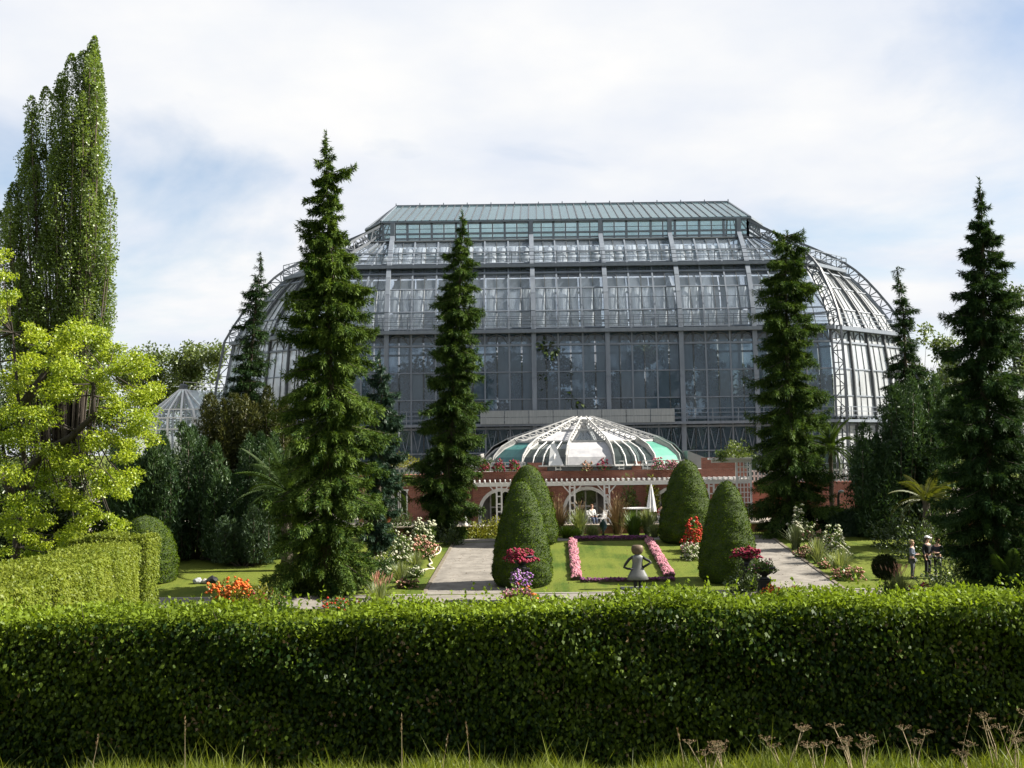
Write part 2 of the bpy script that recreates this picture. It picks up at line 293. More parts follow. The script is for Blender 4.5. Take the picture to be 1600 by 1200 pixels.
# lawn, gravel, brick
def lawn_mat():
    m, t = newmat('mown_lawn'); n = t.nodes.new; l = t.links.new
    geo = n('ShaderNodeNewGeometry'); p = n('ShaderNodeBsdfPrincipled'); p.inputs['Roughness'].default_value = 0.9; p.inputs['Specular IOR Level'].default_value = 0.1
    a = n('ShaderNodeTexNoise'); a.inputs['Scale'].default_value = 0.35; a.inputs['Detail'].default_value = 8; l(geo.outputs['Position'], a.inputs['Vector'])
    mp = n('ShaderNodeMapping'); mp.inputs['Scale'].default_value = (2.4, 0.12, 1); mp.inputs['Rotation'].default_value = (0, 0, R(1.8)); l(geo.outputs['Position'], mp.inputs[0])
    b = n('ShaderNodeTexNoise'); b.inputs['Scale'].default_value = 1.0; b.inputs['Detail'].default_value = 3; l(mp.outputs[0], b.inputs['Vector'])
    c = n('ShaderNodeTexNoise'); c.inputs['Scale'].default_value = 9; c.inputs['Detail'].default_value = 5; l(geo.outputs['Position'], c.inputs['Vector'])
    add = n('ShaderNodeMath'); add.operation = 'MULTIPLY_ADD'; l(b.outputs['Fac'], add.inputs[0]); add.inputs[1].default_value = 0.6; l(a.outputs['Fac'], add.inputs[2])
    ad2 = n('ShaderNodeMath'); ad2.operation = 'MULTIPLY_ADD'; l(c.outputs['Fac'], ad2.inputs[0]); ad2.inputs[1].default_value = 0.35; l(add.outputs[0], ad2.inputs[2])
    r = n('ShaderNodeValToRGB'); e = r.color_ramp.elements; e[0].position = 0.72; e[0].color = (0.034, 0.064, 0.008, 1); e[1].position = 1.0; e[1].color = (0.094, 0.116, 0.018, 1)
    l(ad2.outputs[0], r.inputs[0]); l(r.outputs[0], p.inputs['Base Color'])
    bm = n('ShaderNodeBump'); bm.inputs['Strength'].default_value = 0.7; bm.inputs['Distance'].default_value = 0.05; d = n('ShaderNodeTexNoise'); d.inputs['Scale'].default_value = 22; l(geo.outputs['Position'], d.inputs['Vector'])
    l(d.outputs['Fac'], bm.inputs['Height']); l(bm.outputs[0], p.inputs['Normal'])
    o = n('ShaderNodeOutputMaterial'); l(p.outputs[0], o.inputs[0]); return m
M['lawn'] = lawn_mat()
M['gravel'] = flat_mat('pale_gravel', (0.135, 0.123, 0.106), (0.26, 0.24, 0.21), 1.6, 0.95, bump=0.5, bscale=60, detail=10)
M['paving'] = flat_mat('terrace_paving', (0.30, 0.27, 0.23), (0.38, 0.35, 0.30), 1.5, 0.95, bump=0.3)
def brick_mat():
    m, t = newmat('red_brick'); n = t.nodes.new; l = t.links.new
    geo = n('ShaderNodeNewGeometry'); sp = n('ShaderNodeSeparateXYZ'); l(geo.outputs['Position'], sp.inputs[0]); cb = n('ShaderNodeCombineXYZ')
    ad = n('ShaderNodeMath'); ad.operation = 'ADD'; l(sp.outputs[0], ad.inputs[0]); l(sp.outputs[1], ad.inputs[1]); l(ad.outputs[0], cb.inputs[0]); l(sp.outputs[2], cb.inputs[1])
    b = n('ShaderNodeTexBrick'); b.inputs['Scale'].default_value = 1.0; b.inputs['Brick Width'].default_value = 0.25; b.inputs['Row Height'].default_value = 0.077; b.inputs['Mortar Size'].default_value = 0.008
    b.inputs['Color1'].default_value = (0.20, 0.06, 0.04, 1); b.inputs['Color2'].default_value = (0.285, 0.096, 0.062, 1); b.inputs['Mortar'].default_value = (0.22, 0.18, 0.15, 1)
    l(cb.outputs[0], b.inputs['Vector'])
    nz = n('ShaderNodeTexNoise'); nz.inputs['Scale'].default_value = 1.3; nz.inputs['Detail'].default_value = 7; l(geo.outputs['Position'], nz.inputs['Vector'])
    mx_ = n('ShaderNodeMix'); mx_.data_type = 'RGBA'; mx_.blend_type = 'OVERLAY'; mx_.inputs['Factor'].default_value = 0.5; l(b.outputs['Color'], mx_.inputs['A']); l(nz.outputs['Color'], mx_.inputs['B'])
    p = n('ShaderNodeBsdfPrincipled'); p.inputs['Roughness'].default_value = 0.9; l(b.outputs['Color'], p.inputs['Base Color'])
    hs = n('ShaderNodeHueSaturation'); l(b.outputs['Color'], hs.inputs['Color']); mr = n('ShaderNodeMapRange'); l(nz.outputs['Fac'], mr.inputs[0]); mr.inputs[3].default_value = 0.7; mr.inputs[4].default_value = 1.25
    l(mr.outputs[0], hs.inputs['Value']); l(hs.outputs[0], p.inputs['Base Color'])
    bu = n('ShaderNodeBump'); bu.inputs['Strength'].default_value = 0.4; bu.inputs['Distance'].default_value = 0.01; l(b.outputs['Fac'], bu.inputs['Height']); bu.invert = True; l(bu.outputs[0], p.inputs['Normal'])
    o = n('ShaderNodeOutputMaterial'); l(p.outputs[0], o.inputs[0]); return m
M['brick'] = brick_mat()
# ------------------------------------------------------------------ ground, paths
def ground():
    ys = [-1500, -300, -60, -20, 0, 8, 11] + [11 + i for i in range(1, 30)] + [44, 50, 55, 60, 65, 70, 70.6, 72, 80, 100, 140, 200, 400, 1000, 3000]
    xs = [-3000, -800, -300, -120, -60] + list(range(-40, 41, 8)) + [60, 120, 300, 800, 3000]
    V = [(x, y, G(y)) for y in ys for x in xs]; nx = len(xs)
    F = [(j * nx + i, j * nx + i + 1, (j + 1) * nx + i + 1, (j + 1) * nx + i) for j in range(len(ys) - 1) for i in range(nx - 1)]
    me = bpy.data.meshes.new('lawn'); me.from_pydata(V, [], F); me.update()
    tag(obj('lawn', me, None, M['lawn']), kind='structure')
ground()
AX = 0.0316
def gu(u, D, h=0.0):            # garden coordinates: u across (metres at D = 55), D along the axis
    return Vector((u + AX * (D - 55), D, G(D) + h))
def sheet(name, u0, u1, D0, D1, h, mat, steps=6):
    m = MB()
    for i in range(steps):
        a = D0 + (D1 - D0) * i / steps; b = D0 + (D1 - D0) * (i + 1) / steps
        m.face([gu(u0, a, h), gu(u1, a, h), gu(u1, b, h), gu(u0, b, h)])
    return tag(m.build(name, mat), kind='structure')
sheet('gravel_path', -3.9, -0.3, 53.6, 70.4, 0.012, M['gravel'])
sheet('gravel_path', 10.8, 14.4, 53.6, 70.4, 0.012, M['gravel'])
sheet('cross_path', -22, 26, 50.6, 53.4, 0.016, M['gravel'], 2)
sheet('cross_path', -5, 17, 70.7, 73.0, 0.012, M['gravel'], 2)
def kerb(u0, D0, u1, D1, name='kerb'):
    m = MB(); m.bar(gu(u0, D0, 0.0), gu(u1, D1, 0.0), 0.16, 0.1); tag(m.build(name, M[name]), kind='structure')
for u in (-3.96, -0.24, 10.74, 14.46): kerb(u, 53.6, u, 70.4, 'edging')
for a, b in ((-22, -4.02), (-0.2, 10.7), (14.5, 26)): kerb(a, 53.46, b, 53.46)
# terrace behind a low brick wall
m = MB(); m.hexa([(-60, 76.2, 3.9), (60, 76.2, 3.9), (60, 135, 3.9), (-60, 135, 3.9), (-60, 76.2, TER), (60, 76.2, TER), (60, 135, TER), (-60, 135, TER)])
tag(m.build('terrace', M['paving']), kind='structure')
rw = thing('retaining_wall', 'low red brick terrace wall with pale stone coping behind the flower beds', 'wall', (0, 76, 4.1))
m = MB(); m.box((0, 0.1, 0.18), (70, 0.18, 0.6)); m.build('brickwork', M['brick'], rw)
cp = MB(); cp.box((0, 0, 0), (1.18, 0.36, 0.09)); cm = None
for i in range(58):
    if cm is None: o = cp.build('coping_stone', M['stone'], rw); cm = o
    else: o = dup(cm, rw)
    o.location = (-34.2 + i * 1.2, 0.06, 0.53 + 0.006 * (i % 3))
# ------------------------------------------------------------------ great glasshouse
CX, Y0 = 4.9, 100.0
LEV = [(TER, 0, 21.6, 31.0, 8.5), (11.4, 0, 21.6, 30.8, 8.5), (15.2, .25, 21.6, 30.4, 8.6), (19.13, .7, 21.5, 29.7, 8.7), (20.8, 1.1, 21.3, 28.7, 8.8), (22.3, 1.7, 20.9, 27.6, 9.0), (23.8, 2.5, 20.5, 26.3, 9.2),
       (25.05, 3.4, 19.9, 25.0, 9.4), (26.4, 4.55, 18.7, 22.4, 9.7), (27.65, 6.0, 17.0, 19.6, 10.0), (27.66, 6.5, 16.1, 17.8, 10.0), (29.5, 6.5, 16.1, 17.8, 10.0)]
LZ = [l[0] for l in LEV]; DEPTH = 25.0
def lev(z): return [float(np.interp(z, LZ, [l[k] for l in LEV])) for k in range(1, 5)]
def corner(z, k):               # 0 front-left, 1 front-right, 2 side-right-front, 3 side-right-rear, 4 rear-right, 5 rear-left, 6 side-left-rear, 7 side-left-front
    s, xf, xs, ys = lev(z); sx = 1 if k in (1, 2, 3, 4) else -1
    if k in (0, 1): return Vector((CX + sx * xf, Y0 + s, z))
    if k in (4, 5): return Vector((CX + sx * xf, Y0 + DEPTH - s, z))
    if k in (2, 7): return Vector((CX + sx * xs, Y0 + ys, z))
    return Vector((CX + sx * xs, Y0 + DEPTH - ys, z))
def facet(z, f, u):             # f 0 front, 1 right chamfer, 2 right side, 3.. clockwise on plan; u 0..1 left to right seen from outside
    a, b = corner(z, f), corner(z, (f + 1) % 8)
    if f == 0:
        s, xf, _, _ = lev(z); bays = [-xf, -15.25, -9.15, -3.05, 3.05, 9.15, 15.25, xf]
        if xf < 15.7: bays = [-xf, -15.25 * xf / 15.9, -9.15 * xf / 15.9, -3.05, 3.05, 9.15 * xf / 15.9, 15.25 * xf / 15.9, xf]
        t = u * 7; i = min(int(t), 6); return Vector((CX + bays[i] + (bays[i + 1] - bays[i]) * (t - i), a.y, z))
    return a.lerp(b, u)
def fnorm(z, f, u):
    a = facet(z, f, max(u - .01, 0)); b = facet(z, f, min(u + .01, 1)); c = facet(min(z + .2, 29.4), f, u); d = facet(max(z - .2, TER), f, u)
    n = (b - a).cross(c - d); n.normalize(); return n
def off(z, f, u, h): return facet(z, f, u) + fnorm(z, f, u) * h
GH = thing('glasshouse', 'huge grey steel and glass palm house with a stepped curved roof', 'glasshouse', (CX, Y0, TER))
def ghb(mb, name, mat, parent=None, smooth=False):
    o = mb.build(name, mat, parent or GH)
    if parent is None: o.location = -Vector((CX, Y0, TER))
    return o
ROWS = dict(low=[(4.7, 7.9), (7.9, 11.1)], main=[(11.75, 13.5), (13.5, 15.75), (15.75, 18.0)], mid=[(19.45, 20.9), (20.9, 22.9), (22.9, 24.3)], up=[(25.3, 26.35), (26.35, 27.6)])
def pane_hexa(mb, f, u0, u1, z0, z1, tilt=0.0):
    n = fnorm((z0 + z1) / 2, f, (u0 + u1) / 2) * 0.02
    P = [facet(z0, f, u0), facet(z0, f, u1), facet(z1, f, u1), facet(z1, f, u0)]
    P[2] = P[2] + n * tilt; P[3] = P[3] + n * tilt
    mb.hexa([p - n for p in P] + [p + n for p in P])
rs = random.Random(5); NCF = 42
stuff_low, stuff_up, stuff_side, rear = MB(), MB(), MB(), MB()
for key in ROWS:
    for ri, (z0, z1) in enumerate(ROWS[key]):
        single = key in ('main', 'mid') or (key == 'up' and ri == 0)
        if key == 'up' and ri == 0:
            for c in range(NCF): pane_hexa(stuff_up, 0, c / NCF + .0012, (c + 1) / NCF - .0012, 24.33, 25.27); pane_hexa(stuff_low, 0, c / NCF + .0012, (c + 1) / NCF - .0012, 18.03, 19.42); pane_hexa(stuff_low, 0, c / NCF + .0012, (c + 1) / NCF - .0012, 11.13, 11.72)
            for f in (1, 7):
                for c in range(12): pane_hexa(stuff_side, f, c / 12 + .004, (c + 1) / 12 - .004, 24.33, 25.27); pane_hexa(stuff_side, f, c / 12 + .004, (c + 1) / 12 - .004, 18.03, 19.42)
        for c in range(NCF):
            tl = rs.uniform(-1.2, 1.2)
            if single:
                mb = MB(); pane_hexa(mb, 0, c / NCF + .0012, (c + 1) / NCF - .0012, z0 + .03, z1 - .03, tl)
                ghb(mb, 'pane', M['glass_low'] if key == 'main' else M['glass'])
            else: pane_hexa(stuff_low if key == 'low' else stuff_up, 0, c / NCF + .0012, (c + 1) / NCF - .0012, z0 + .03, z1 - .03, tl)
        for f in (1, 7):
            for c in range(12): pane_hexa(stuff_side, f, c / 12 + .004, (c + 1) / 12 - .004, z0 + .03, z1 - .03, rs.uniform(-1.5, 1.5))
        for f, nc in ((2, 8), (6, 8), (3, 8), (5, 8), (4, 24)):
            for c in range(nc): pane_hexa(rear, f, c / nc + .004, (c + 1) / nc - .004, z0 + .03, z1 - .03)
for mb, nm, mt in ((stuff_low, 'lower_glazing', M['glass_low']), (stuff_up, 'upper_glazing', M['glass']), (stuff_side, 'side_glazing', M['glass_side']), (rear, 'rear_glazing', M['glass'])):
    ghb(mb, nm, mt)['kind'] = 'stuff'
ZP = [TER, 8, 11.4, 13.3, 15.2, 17.2, 19.13, 20, 20.8, 21.6, 22.3, 23.1, 23.8, 24.5, 25.05, 25.8, 26.4, 27.0, 27.6]
def profbar(mb, f, u, wd, th, zs=None, h=0.06):
    zs = zs or ZP
    for a, b in zip(zs[:-1], zs[1:]):
        n = fnorm((a + b) / 2, f, u); mb.bar(facet(a, f, u) + n * h, facet(b, f, u) + n * h, wd, th, up=n)
# pillars, mullions
for i in range(1, 7):
    mb = MB(); profbar(mb, 0, i / 7, 0.38, 0.30, ZP + [28.2, 29.4], 0.22); ghb(mb, 'pillar', M['steel'])
for c in range(NCF + 1):
    if c % 6 == 0: continue
    big = c % 2 == 0; mb = MB(); profbar(mb, 0, c / NCF, 0.13 if big else 0.055, 0.10 if big else 0.05, None, 0.06 if big else 0.04)
    ghb(mb, 'mullion', M['steel'] if big else M['steel_dark'])
for f in (1, 7):
    for c in range(1, 12):
        big = c % 3 == 0; mb = MB(); profbar(mb, f, c / 12, 0.17 if big else 0.05, 0.24 if big else 0.07, None, 0.13 if big else 0.05)
        ghb(mb, 'mullion', M['steel_dark'])
rf = MB()
for f, nc in ((2, 4), (6, 4), (3, 4), (5, 4), (4, 14)):
    for c in range(nc + 1): profbar(rf, f, c / nc, 0.22, 0.2, [TER, 11.4, 15.2, 19.13, 20.8, 22.3, 23.8, 25.05, 26.4, 27.6])
    for z in (7.9, 11.4, 15.2, 19.1, 22.3, 25.0, 27.6): rf.bar(facet(z, f, 0), facet(z, f, 1), 0.2, 0.2)
ghb(rf, 'rear_frame', M['steel'])
# transoms
for z in (7.9, 11.1, 11.75, 13.5, 15.75, 18.0, 19.45, 20.9, 22.9, 24.3, 25.3, 26.35, 27.6):
    th = 0.16 if z in (18.0, 11.1, 24.3, 27.6) else 0.09
    for f in (0, 1, 7):
        mb = MB(); n = fnorm(z, f, .5); mb.bar(facet(z, f, 0) + n * .07, facet(z, f, 1) + n * .07, th, th, up=n); ghb(mb, 'transom', M['steel'] if z != 27.6 else M['steel_dark'])
for z in (22.0, 25.75, 20.25):   # thin sprinkler and shading rails proud of the glass
    mb = MB(); mb.bar(facet(z, 0, 0) + Vector((0, -.35, 0)), facet(z, 0, 1) + Vector((0, -.35, 0)), 0.05); ghb(mb, 'shading_rail', M['steel'])
# lower storey W-trusses
mb = MB()
for c in range(0, NCF, 2):
    u0, u1 = c / NCF, (c + 2) / NCF; n = Vector((0, -.16, 0)); k = 2
    for j in range(k):
        a = u0 + (u1 - u0) * (j + .15) / k; b = u0 + (u1 - u0) * (j + .85) / k; mid_ = (a + b) / 2
        mb.bar(facet(10.9, 0, a) + n, facet(9.2, 0, mid_) + n, .05); mb.bar(facet(9.2, 0, mid_) + n, facet(10.9, 0, b) + n, .05)
mb.bar(facet(9.1, 0, 0) + Vector((0, -.15, 0)), facet(9.1, 0, 1) + Vector((0, -.15, 0)), .1)
ghb(mb, 'truss', M['steel'])
# galleries with railings
def gallery(z, proj, thick, rail):
    cs = [corner(z, k) for k in (7, 0, 1, 2)]
    cc = Vector((CX, Y0 + DEPTH / 2, z))
    def push(p, h): d = Vector((p.x - cc.x, (p.y - cc.y) * 1.0, 0)); s, xf, xs, ys = lev(z); return p
    nrm = [fnorm(z, 7, .5), fnorm(z, 0, .5), fnorm(z, 1, .5)]
    nrm = [Vector((n.x, n.y, 0)).normalized() for n in nrm]
    def outc(i, h):
        if i == 0: return cs[0] + nrm[0] * h
        if i == 3: return cs[3] + nrm[2] * h
        a, b = nrm[i - 1], nrm[i]; s_ = a + b; return cs[i] + s_ * (h * 2 / s_.length_squared)
    mb = MB()
    for i in range(3):
        A0, A1 = outc(i, -.1), outc(i + 1, -.1); B0, B1 = outc(i, proj), outc(i + 1, proj)
        dz = Vector((0, 0, thick)); mb.hexa([B0 - dz, B1 - dz, A1 - dz, A0 - dz, B0, B1, A1, A0])
    g = ghb(mb, 'gallery', M['steel'])
    # brackets and arched truss below
    tb = MB(); zt = z - thick; zb = zt - (1.0 if z < 22 else .75)
    if z > 15:
        for i in range(3):
            npan = 21 if i == 1 else 6
            for j in range(npan):
                a0, a1 = outc(i, .12).lerp(outc(i + 1, .12), j / npan), outc(i, .12).lerp(outc(i + 1, .12), (j + 1) / npan)
                a0.z = a1.z = zt; m_ = (a0 + a1) / 2
                lo0, lo1 = Vector((a0.x, a0.y, zb)), Vector((a1.x, a1.y, zb)); q = a0.lerp(a1, .25); q2 = a0.lerp(a1, .75)
                tb.bar(lo0, (q.x, q.y, zt - .25), .09); tb.bar((q.x, q.y, zt - .25), (m_.x, m_.y, zt - .1), .08)
                tb.bar((m_.x, m_.y, zt - .1), (q2.x, q2.y, zt - .25), .08); tb.bar((q2.x, q2.y, zt - .25), lo1, .09)
                tb.bar(a0, lo0, .1); tb.bar((m_.x, m_.y, zt), (m_.x, m_.y, zb), .05)
            b0, b1 = outc(i, .12), outc(i + 1, .12); tb.bar((b0.x, b0.y, zb), (b1.x, b1.y, zb), .16)
        ghb(tb, 'gallery_truss', M['steel_dark'])
    if rail:
        rb = MB()
        for i in range(3):
            npan = 21 if i == 1 else 8; e0, e1 = outc(i, proj - .06), outc(i + 1, proj - .06)
            for j in range(npan + 1):
                p = e0.lerp(e1, j / npan); rb.bar(p, p + Vector((0, 0, 1.05)), .06)
            for h in (.35, .7, 1.05): rb.bar(e0 + Vector((0, 0, h)), e1 + Vector((0, 0, h)), .05)
        for i in (0, 3):
            e0, e1 = outc(i, 0), outc(i, proj - .06)
            for h in (.35, .7, 1.05): rb.bar(e0 + Vector((0, 0, h)), e1 + Vector((0, 0, h)), .05)
        r = rb.build('railing', M['steel'], g)
gallery(11.5, .8, .22, True); gallery(19.3, .75, .3, True); gallery(25.15, .8, .28, True)
# pale screens on the lower gallery
for i in range(8):
    for k in range(2):
        mb = MB(); xa = at(750 + 38.1 * i, 650, 99).x; xb = at(750 + 38.1 * (i + 1), 650, 99).x
        mb.box(((xa + xb) / 2, 99.1, 11.72 + k * .56), (xb - xa - .05, .04, .53)); ghb(mb, 'screen_panel', M['steel_pale'])
# exposed trussed ribs at the corners
def rib(k, h0, h1, ztop=29.3, dirn=None):
    zs = [TER, 6.8, 9, 11.4, 13.3, 15.2, 17.2, 19.13, 20.4, 21.6, 22.7, 23.8, 24.6, 25.3, 26.0, 26.7, 27.3, 27.6]
    mb = MB(); inn, out = [], []
    for z in zs:
        p = corner(z, k)
        d = Vector((p.x - CX, (p.y - (Y0 + DEPTH / 2)), 0)); 
        if dirn is not None: d = Vector(dirn)
        d.normalize(); d2 = (d + Vector((0, 0, max(0, (z - 17) / 11)))).normalized()
        inn.append(p + d2 * h0); out.append(p + d2 * h1)
    top = corner(29.3, k); inn.append(top + Vector((0, 0, -.5))); out.append(top + Vector((0, 0, .05)))
    for a, b in zip(inn[:-1], inn[1:]): mb.bar(a, b, .15)
    for a, b in zip(out[:-1], out[1:]): mb.bar(a, b, .18)
    for i in range(len(inn)):
        mb.bar(inn[i], out[i], .09)
        if i + 1 < len(inn):
            m0 = inn[i].lerp(inn[i + 1], .5); m1 = out[i].lerp(out[i + 1], .5); mb.bar(m0, m1, .07); mb.bar(inn[i], m1, .07); mb.bar(m1, inn[i + 1], .07)
    ghb(mb, 'truss_rib', M['steel_rib'])
for k in (0, 1): rib(k, .15, 1.0)
for k in (2, 7): rib(k, .15, .95)
for k in (3, 6): rib(k, .1, .7)
# lantern: clerestory, eaves, hipped glass roof
def lz(z, k, grow=0.0):
    p = corner(28.6, k); d = Vector((p.x - CX, p.y - (Y0 + 12.5), 0)).normalized(); q = p + d * grow; return Vector((q.x, q.y, z))
mb = MB()
for k in range(8):
    k2 = (k + 1) % 8
    for z, t in ((27.75, .3), (28.04, .14), (28.46, .16), (28.9, .05), (29.4, .2)): mb.bar(lz(z, k), lz(z, k2), t)
    n_ = 30 if k in (0, 4) else 5
    for c in range(n_ + 1): mb.bar(lz(27.7, k).lerp(lz(27.7, k2), c / n_), lz(29.4, k).lerp(lz(29.4, k2), c / n_), .2 if c % 2 == 0 else .12)
ghb(mb, 'clerestory_frame', M['steel'])
for c in range(30):
    for z0, z1 in ((28.1, 28.42), (28.5, 29.34)):
        mb = MB(); a, b = lz(0, 0), lz(0, 1); p, q = a.lerp(b, c / 30 + .003), a.lerp(b, (c + 1) / 30 - .003)
        n = Vector((0, .015, 0)); P = [Vector((p.x, p.y, z0)), Vector((q.x, q.y, z0)), Vector((q.x, q.y, z1)), Vector((p.x, p.y, z1))]
        mb.hexa([v + n for v in P] + [v - n for v in P]); ghb(mb, 'clerestory_pane', M['glass_clear'])
mb = MB()
for k in range(1, 8):
    a, b = lz(27.8, k), lz(27.8, (k + 1) % 8); mb.face([a, b, Vector((b.x, b.y, 29.35)), Vector((a.x, a.y, 29.35))])
ghb(mb, 'clerestory_glazing', M['glass_clear'])
RZ = 32.15; ridge = [Vector((CX - 15.5, Y0 + 12.5, RZ)), Vector((CX + 15.5, Y0 + 12.5, RZ))]
ev = [lz(29.62, k, .2) for k in range(8)]
mb = MB()
for k in range(8): mb.bar(lz(29.52, k, .2), lz(29.52, (k + 1) % 8, .2), .28, .16)
for a, b in ((0, 0), (1, 1), (2, 1), (3, 1), (4, 1), (5, 0), (6, 0), (7, 0)): mb.bar(ev[a], ridge[b], .16)
mb.bar(ridge[0], ridge[1], .22)
for i in range(0, 15):
    p = ridge[0].lerp(ridge[1], i / 14); mb.bar(p, p + Vector((0, 0, .28)), .08)
ghb(mb, 'roof_frame', M['steel'])
NR = 45
for c in range(NR):
    mb = MB(); P = [ev[0].lerp(ev[1], c / NR), ev[0].lerp(ev[1], (c + 1) / NR), ridge[0].lerp(ridge[1], (c + 1) / NR), ridge[0].lerp(ridge[1], c / NR)]
    mid_ = sum(P, Vector()) / 4; P = [mid_ + (p - mid_) * .965 for p in P]; n = Vector((0, -.38, .9)) * .02
    mb.hexa([p - n for p in P] + [p + n for p in P]); o = ghb(mb, 'roof_pane', M['glass_roof'])
mb = MB()
for c in range(NR + 1): mb.bar(ev[0].lerp(ev[1], c / NR) + Vector((0, 0, .04)), ridge[0].lerp(ridge[1], c / NR) + Vector((0, 0, .04)), .09 if c % 3 == 0 else .06)
for (i, j, r) in ((1, 2, 1), (2, 3, 1), (3, 4, 1), (5, 6, 0), (6, 7, 0), (7, 0, 0)):
    for t in (.25, .5, .75): mb.bar(ev[i].lerp(ev[j], t), ridge[r], .07)
ghb(mb, 'roof_bars', M['steel_dark'])
mb = MB()
mb.face([ev[4], ev[5], ridge[0], ridge[1]])
for (i, j, r) in ((1, 2, 1), (2, 3, 1), (3, 4, 1), (5, 6, 0), (6, 7, 0), (7, 0, 0)): mb.face([ev[i], ev[j], ridge[r]])
ghb(mb, 'roof_glazing', M['glass_roof'])
# brick plinth, floor and inner deck
mb = MB()
for k in range(8):
    a, b = corner(TER, k), corner(TER, (k + 1) % 8); mb.bar(a + Vector((0, 0, .05)), b + Vector((0, 0, .05)), .4, .3)
ghb(mb, 'plinth', M['brick'])
# white blinds hanging inside the upper glazing
rs = random.Random(8)
def half_tube(x, y, z0, z1, r0, r1, dy):
    mb = MB(); n = 7; rows = 5
    V = []
    for i in range(rows + 1):
        t = i / rows; r = r0 + (r1 - r0) * t
        for k in range(n + 1):
            a = math.pi * k / n; V.append((x - math.cos(a) * r, y + dy * t - math.sin(a) * r * .8, z0 + (z1 - z0) * t))
    for i in range(rows):
        for k in range(n): b = i * (n + 1) + k; mb.f.append((b, b + 1, b + n + 2, b + n + 1))
    mb.v = V; return mb
for bay in range(-10, 11):
    xb = CX + bay * 2.033
    for (z0, z1, ins) in ((19.5, 20.8, .55), (20.95, 22.95, .55), (25.3, 26.25, .55), (26.35, 27.1, .6)):
        s0, xf0, _, _ = lev(z0); s1 = lev(z1)[0]
        if abs(bay * 2.033) + .9 > lev(z1)[1] - .6: continue
        dy = (s1 - s0); y = Y0 + s0 + ins; wv = rs.uniform(.85, 1.1)
        ghb(half_tube(xb - .45, y, z0, z1, .42 * wv, .50 * wv if z0 < 21 or z0 > 22 else .46, dy), 'blind', M['fabric'])
        if rs.random() < .85: ghb(half_tube(xb + .5, y + .15, z0, z1, .22, .36, dy), 'blind', M['fabric'])
# inner white gallery ceiling / shade cloth set back behind the glass
for (z0, z1, ins) in ((19.6, 24.2, 2.6), (25.3, 27.4, 2.4)):
    for i in range(7):
        x0 = facet(z1, 0, i / 7).x + .15; x1 = facet(z1, 0, (i + 1) / 7).x - .15
        for half in range(3):
            xa, xb = x0 + (x1 - x0) * half / 3 + .05, x0 + (x1 - x0) * (half + 1) / 3 - .05; mb = MB(); ya, yb = Y0 + lev(z0)[0] + ins, Y0 + lev(z1)[0] + ins; nseg = 6
            for j in range(nseg):
                t0, t1 = j / nseg, (j + 1) / nseg; w0, w1 = .12 * math.sin(t0 * 9 + i), .12 * math.sin(t1 * 9 + i)
                mb.face([(xa, ya + (yb - ya) * t0 + w0, z0 + (z1 - z0) * t0), (xb, ya + (yb - ya) * t0 + w0, z0 + (z1 - z0) * t0), (xb, ya + (yb - ya) * t1 + w1, z0 + (z1 - z0) * t1), (xa, ya + (yb - ya) * t1 + w1, z0 + (z1 - z0) * t1)])
            ghb(mb, 'shade_cloth', M['cloth'])

# inner balconies behind the outer galleries
for z, dep in ((19.1, 2.2), (25.0, 1.8)):
    mb = MB(); s, xf, xs, ys = lev(z); mb.hexa([(CX - xf + .4, Y0 + s + .35, z - .75), (CX + xf - .4, Y0 + s + .35, z - .75), (CX + xf - .4, Y0 + s + .5, z - .75), (CX - xf + .4, Y0 + s + .5, z - .75), (CX - xf + .4, Y0 + s + .35, z), (CX + xf - .4, Y0 + s + .35, z), (CX + xf - .4, Y0 + s + .5, z), (CX - xf + .4, Y0 + s + .5, z)])
    ghb(mb, 'inner_fascia', M['steel'])
# ------------------------------------------------------------------ brick pavilion with the white dome
YW = 81.5                                         # front wall plane
def wx(px, Y=YW): return at(px, 700, Y).x
PV = thing('pavilion', 'red brick garden pavilion with a white ribbed glass dome', 'pavilion', (wx(913), YW, TER))
def pvb(mb, name, mat, parent=None):
    o = mb.build(name, mat, parent or PV)
    if parent is None: o.location = -PV.location
    return o
XL, XR, WT = wx(738), wx(1168), 7.93
arches = [(wx(783), 1.35, 6.62), (wx(916), 1.42, 6.66), (wx(1052), 1.40, 6.6)]
def arch_pts(xc, hw, zt, n=14):                    # from left springing over the crown to the right
    zs = zt - hw
    return [(xc - hw, TER)] + [(xc - hw * math.cos(math.pi * i / n), zs + hw * math.sin(math.pi * i / n)) for i in range(n + 1)] + [(xc + hw, TER)]
mb = MB(); edges = [XL]
for xc, hw, zt in arches: edges += [xc - hw, xc + hw]
edges.append(XR)
for y in (YW, YW + .4):
    for i in range(0, len(edges), 2): mb.face([(edges[i], y, TER), (edges[i + 1], y, TER), (edges[i + 1], y, WT), (edges[i], y, WT)])
    for a in arches:
        P = arch_pts(*a)[1:-1]
        for p, q in zip(P[:-1], P[1:]): mb.face([(p[0], y, p[1]), (q[0], y, q[1]), (q[0], y, WT), (p[0], y, WT)])
mb.face([(XL, YW, WT), (XR, YW, WT), (XR, YW + .4, WT), (XL, YW + .4, WT)])
for x in (XL, XR): mb.face([(x, YW, TER), (x, YW + 12, TER), (x, YW + 12, WT), (x, YW, WT)])
for a in arches:
    P = arch_pts(*a)
    for p, q in zip(P[:-1], P[1:]): mb.face([(p[0], YW, p[1]), (q[0], YW, q[1]), (q[0], YW + .4, q[1]), (p[0], YW + .4, p[1])])
pvb(mb, 'wall', M['brick'])
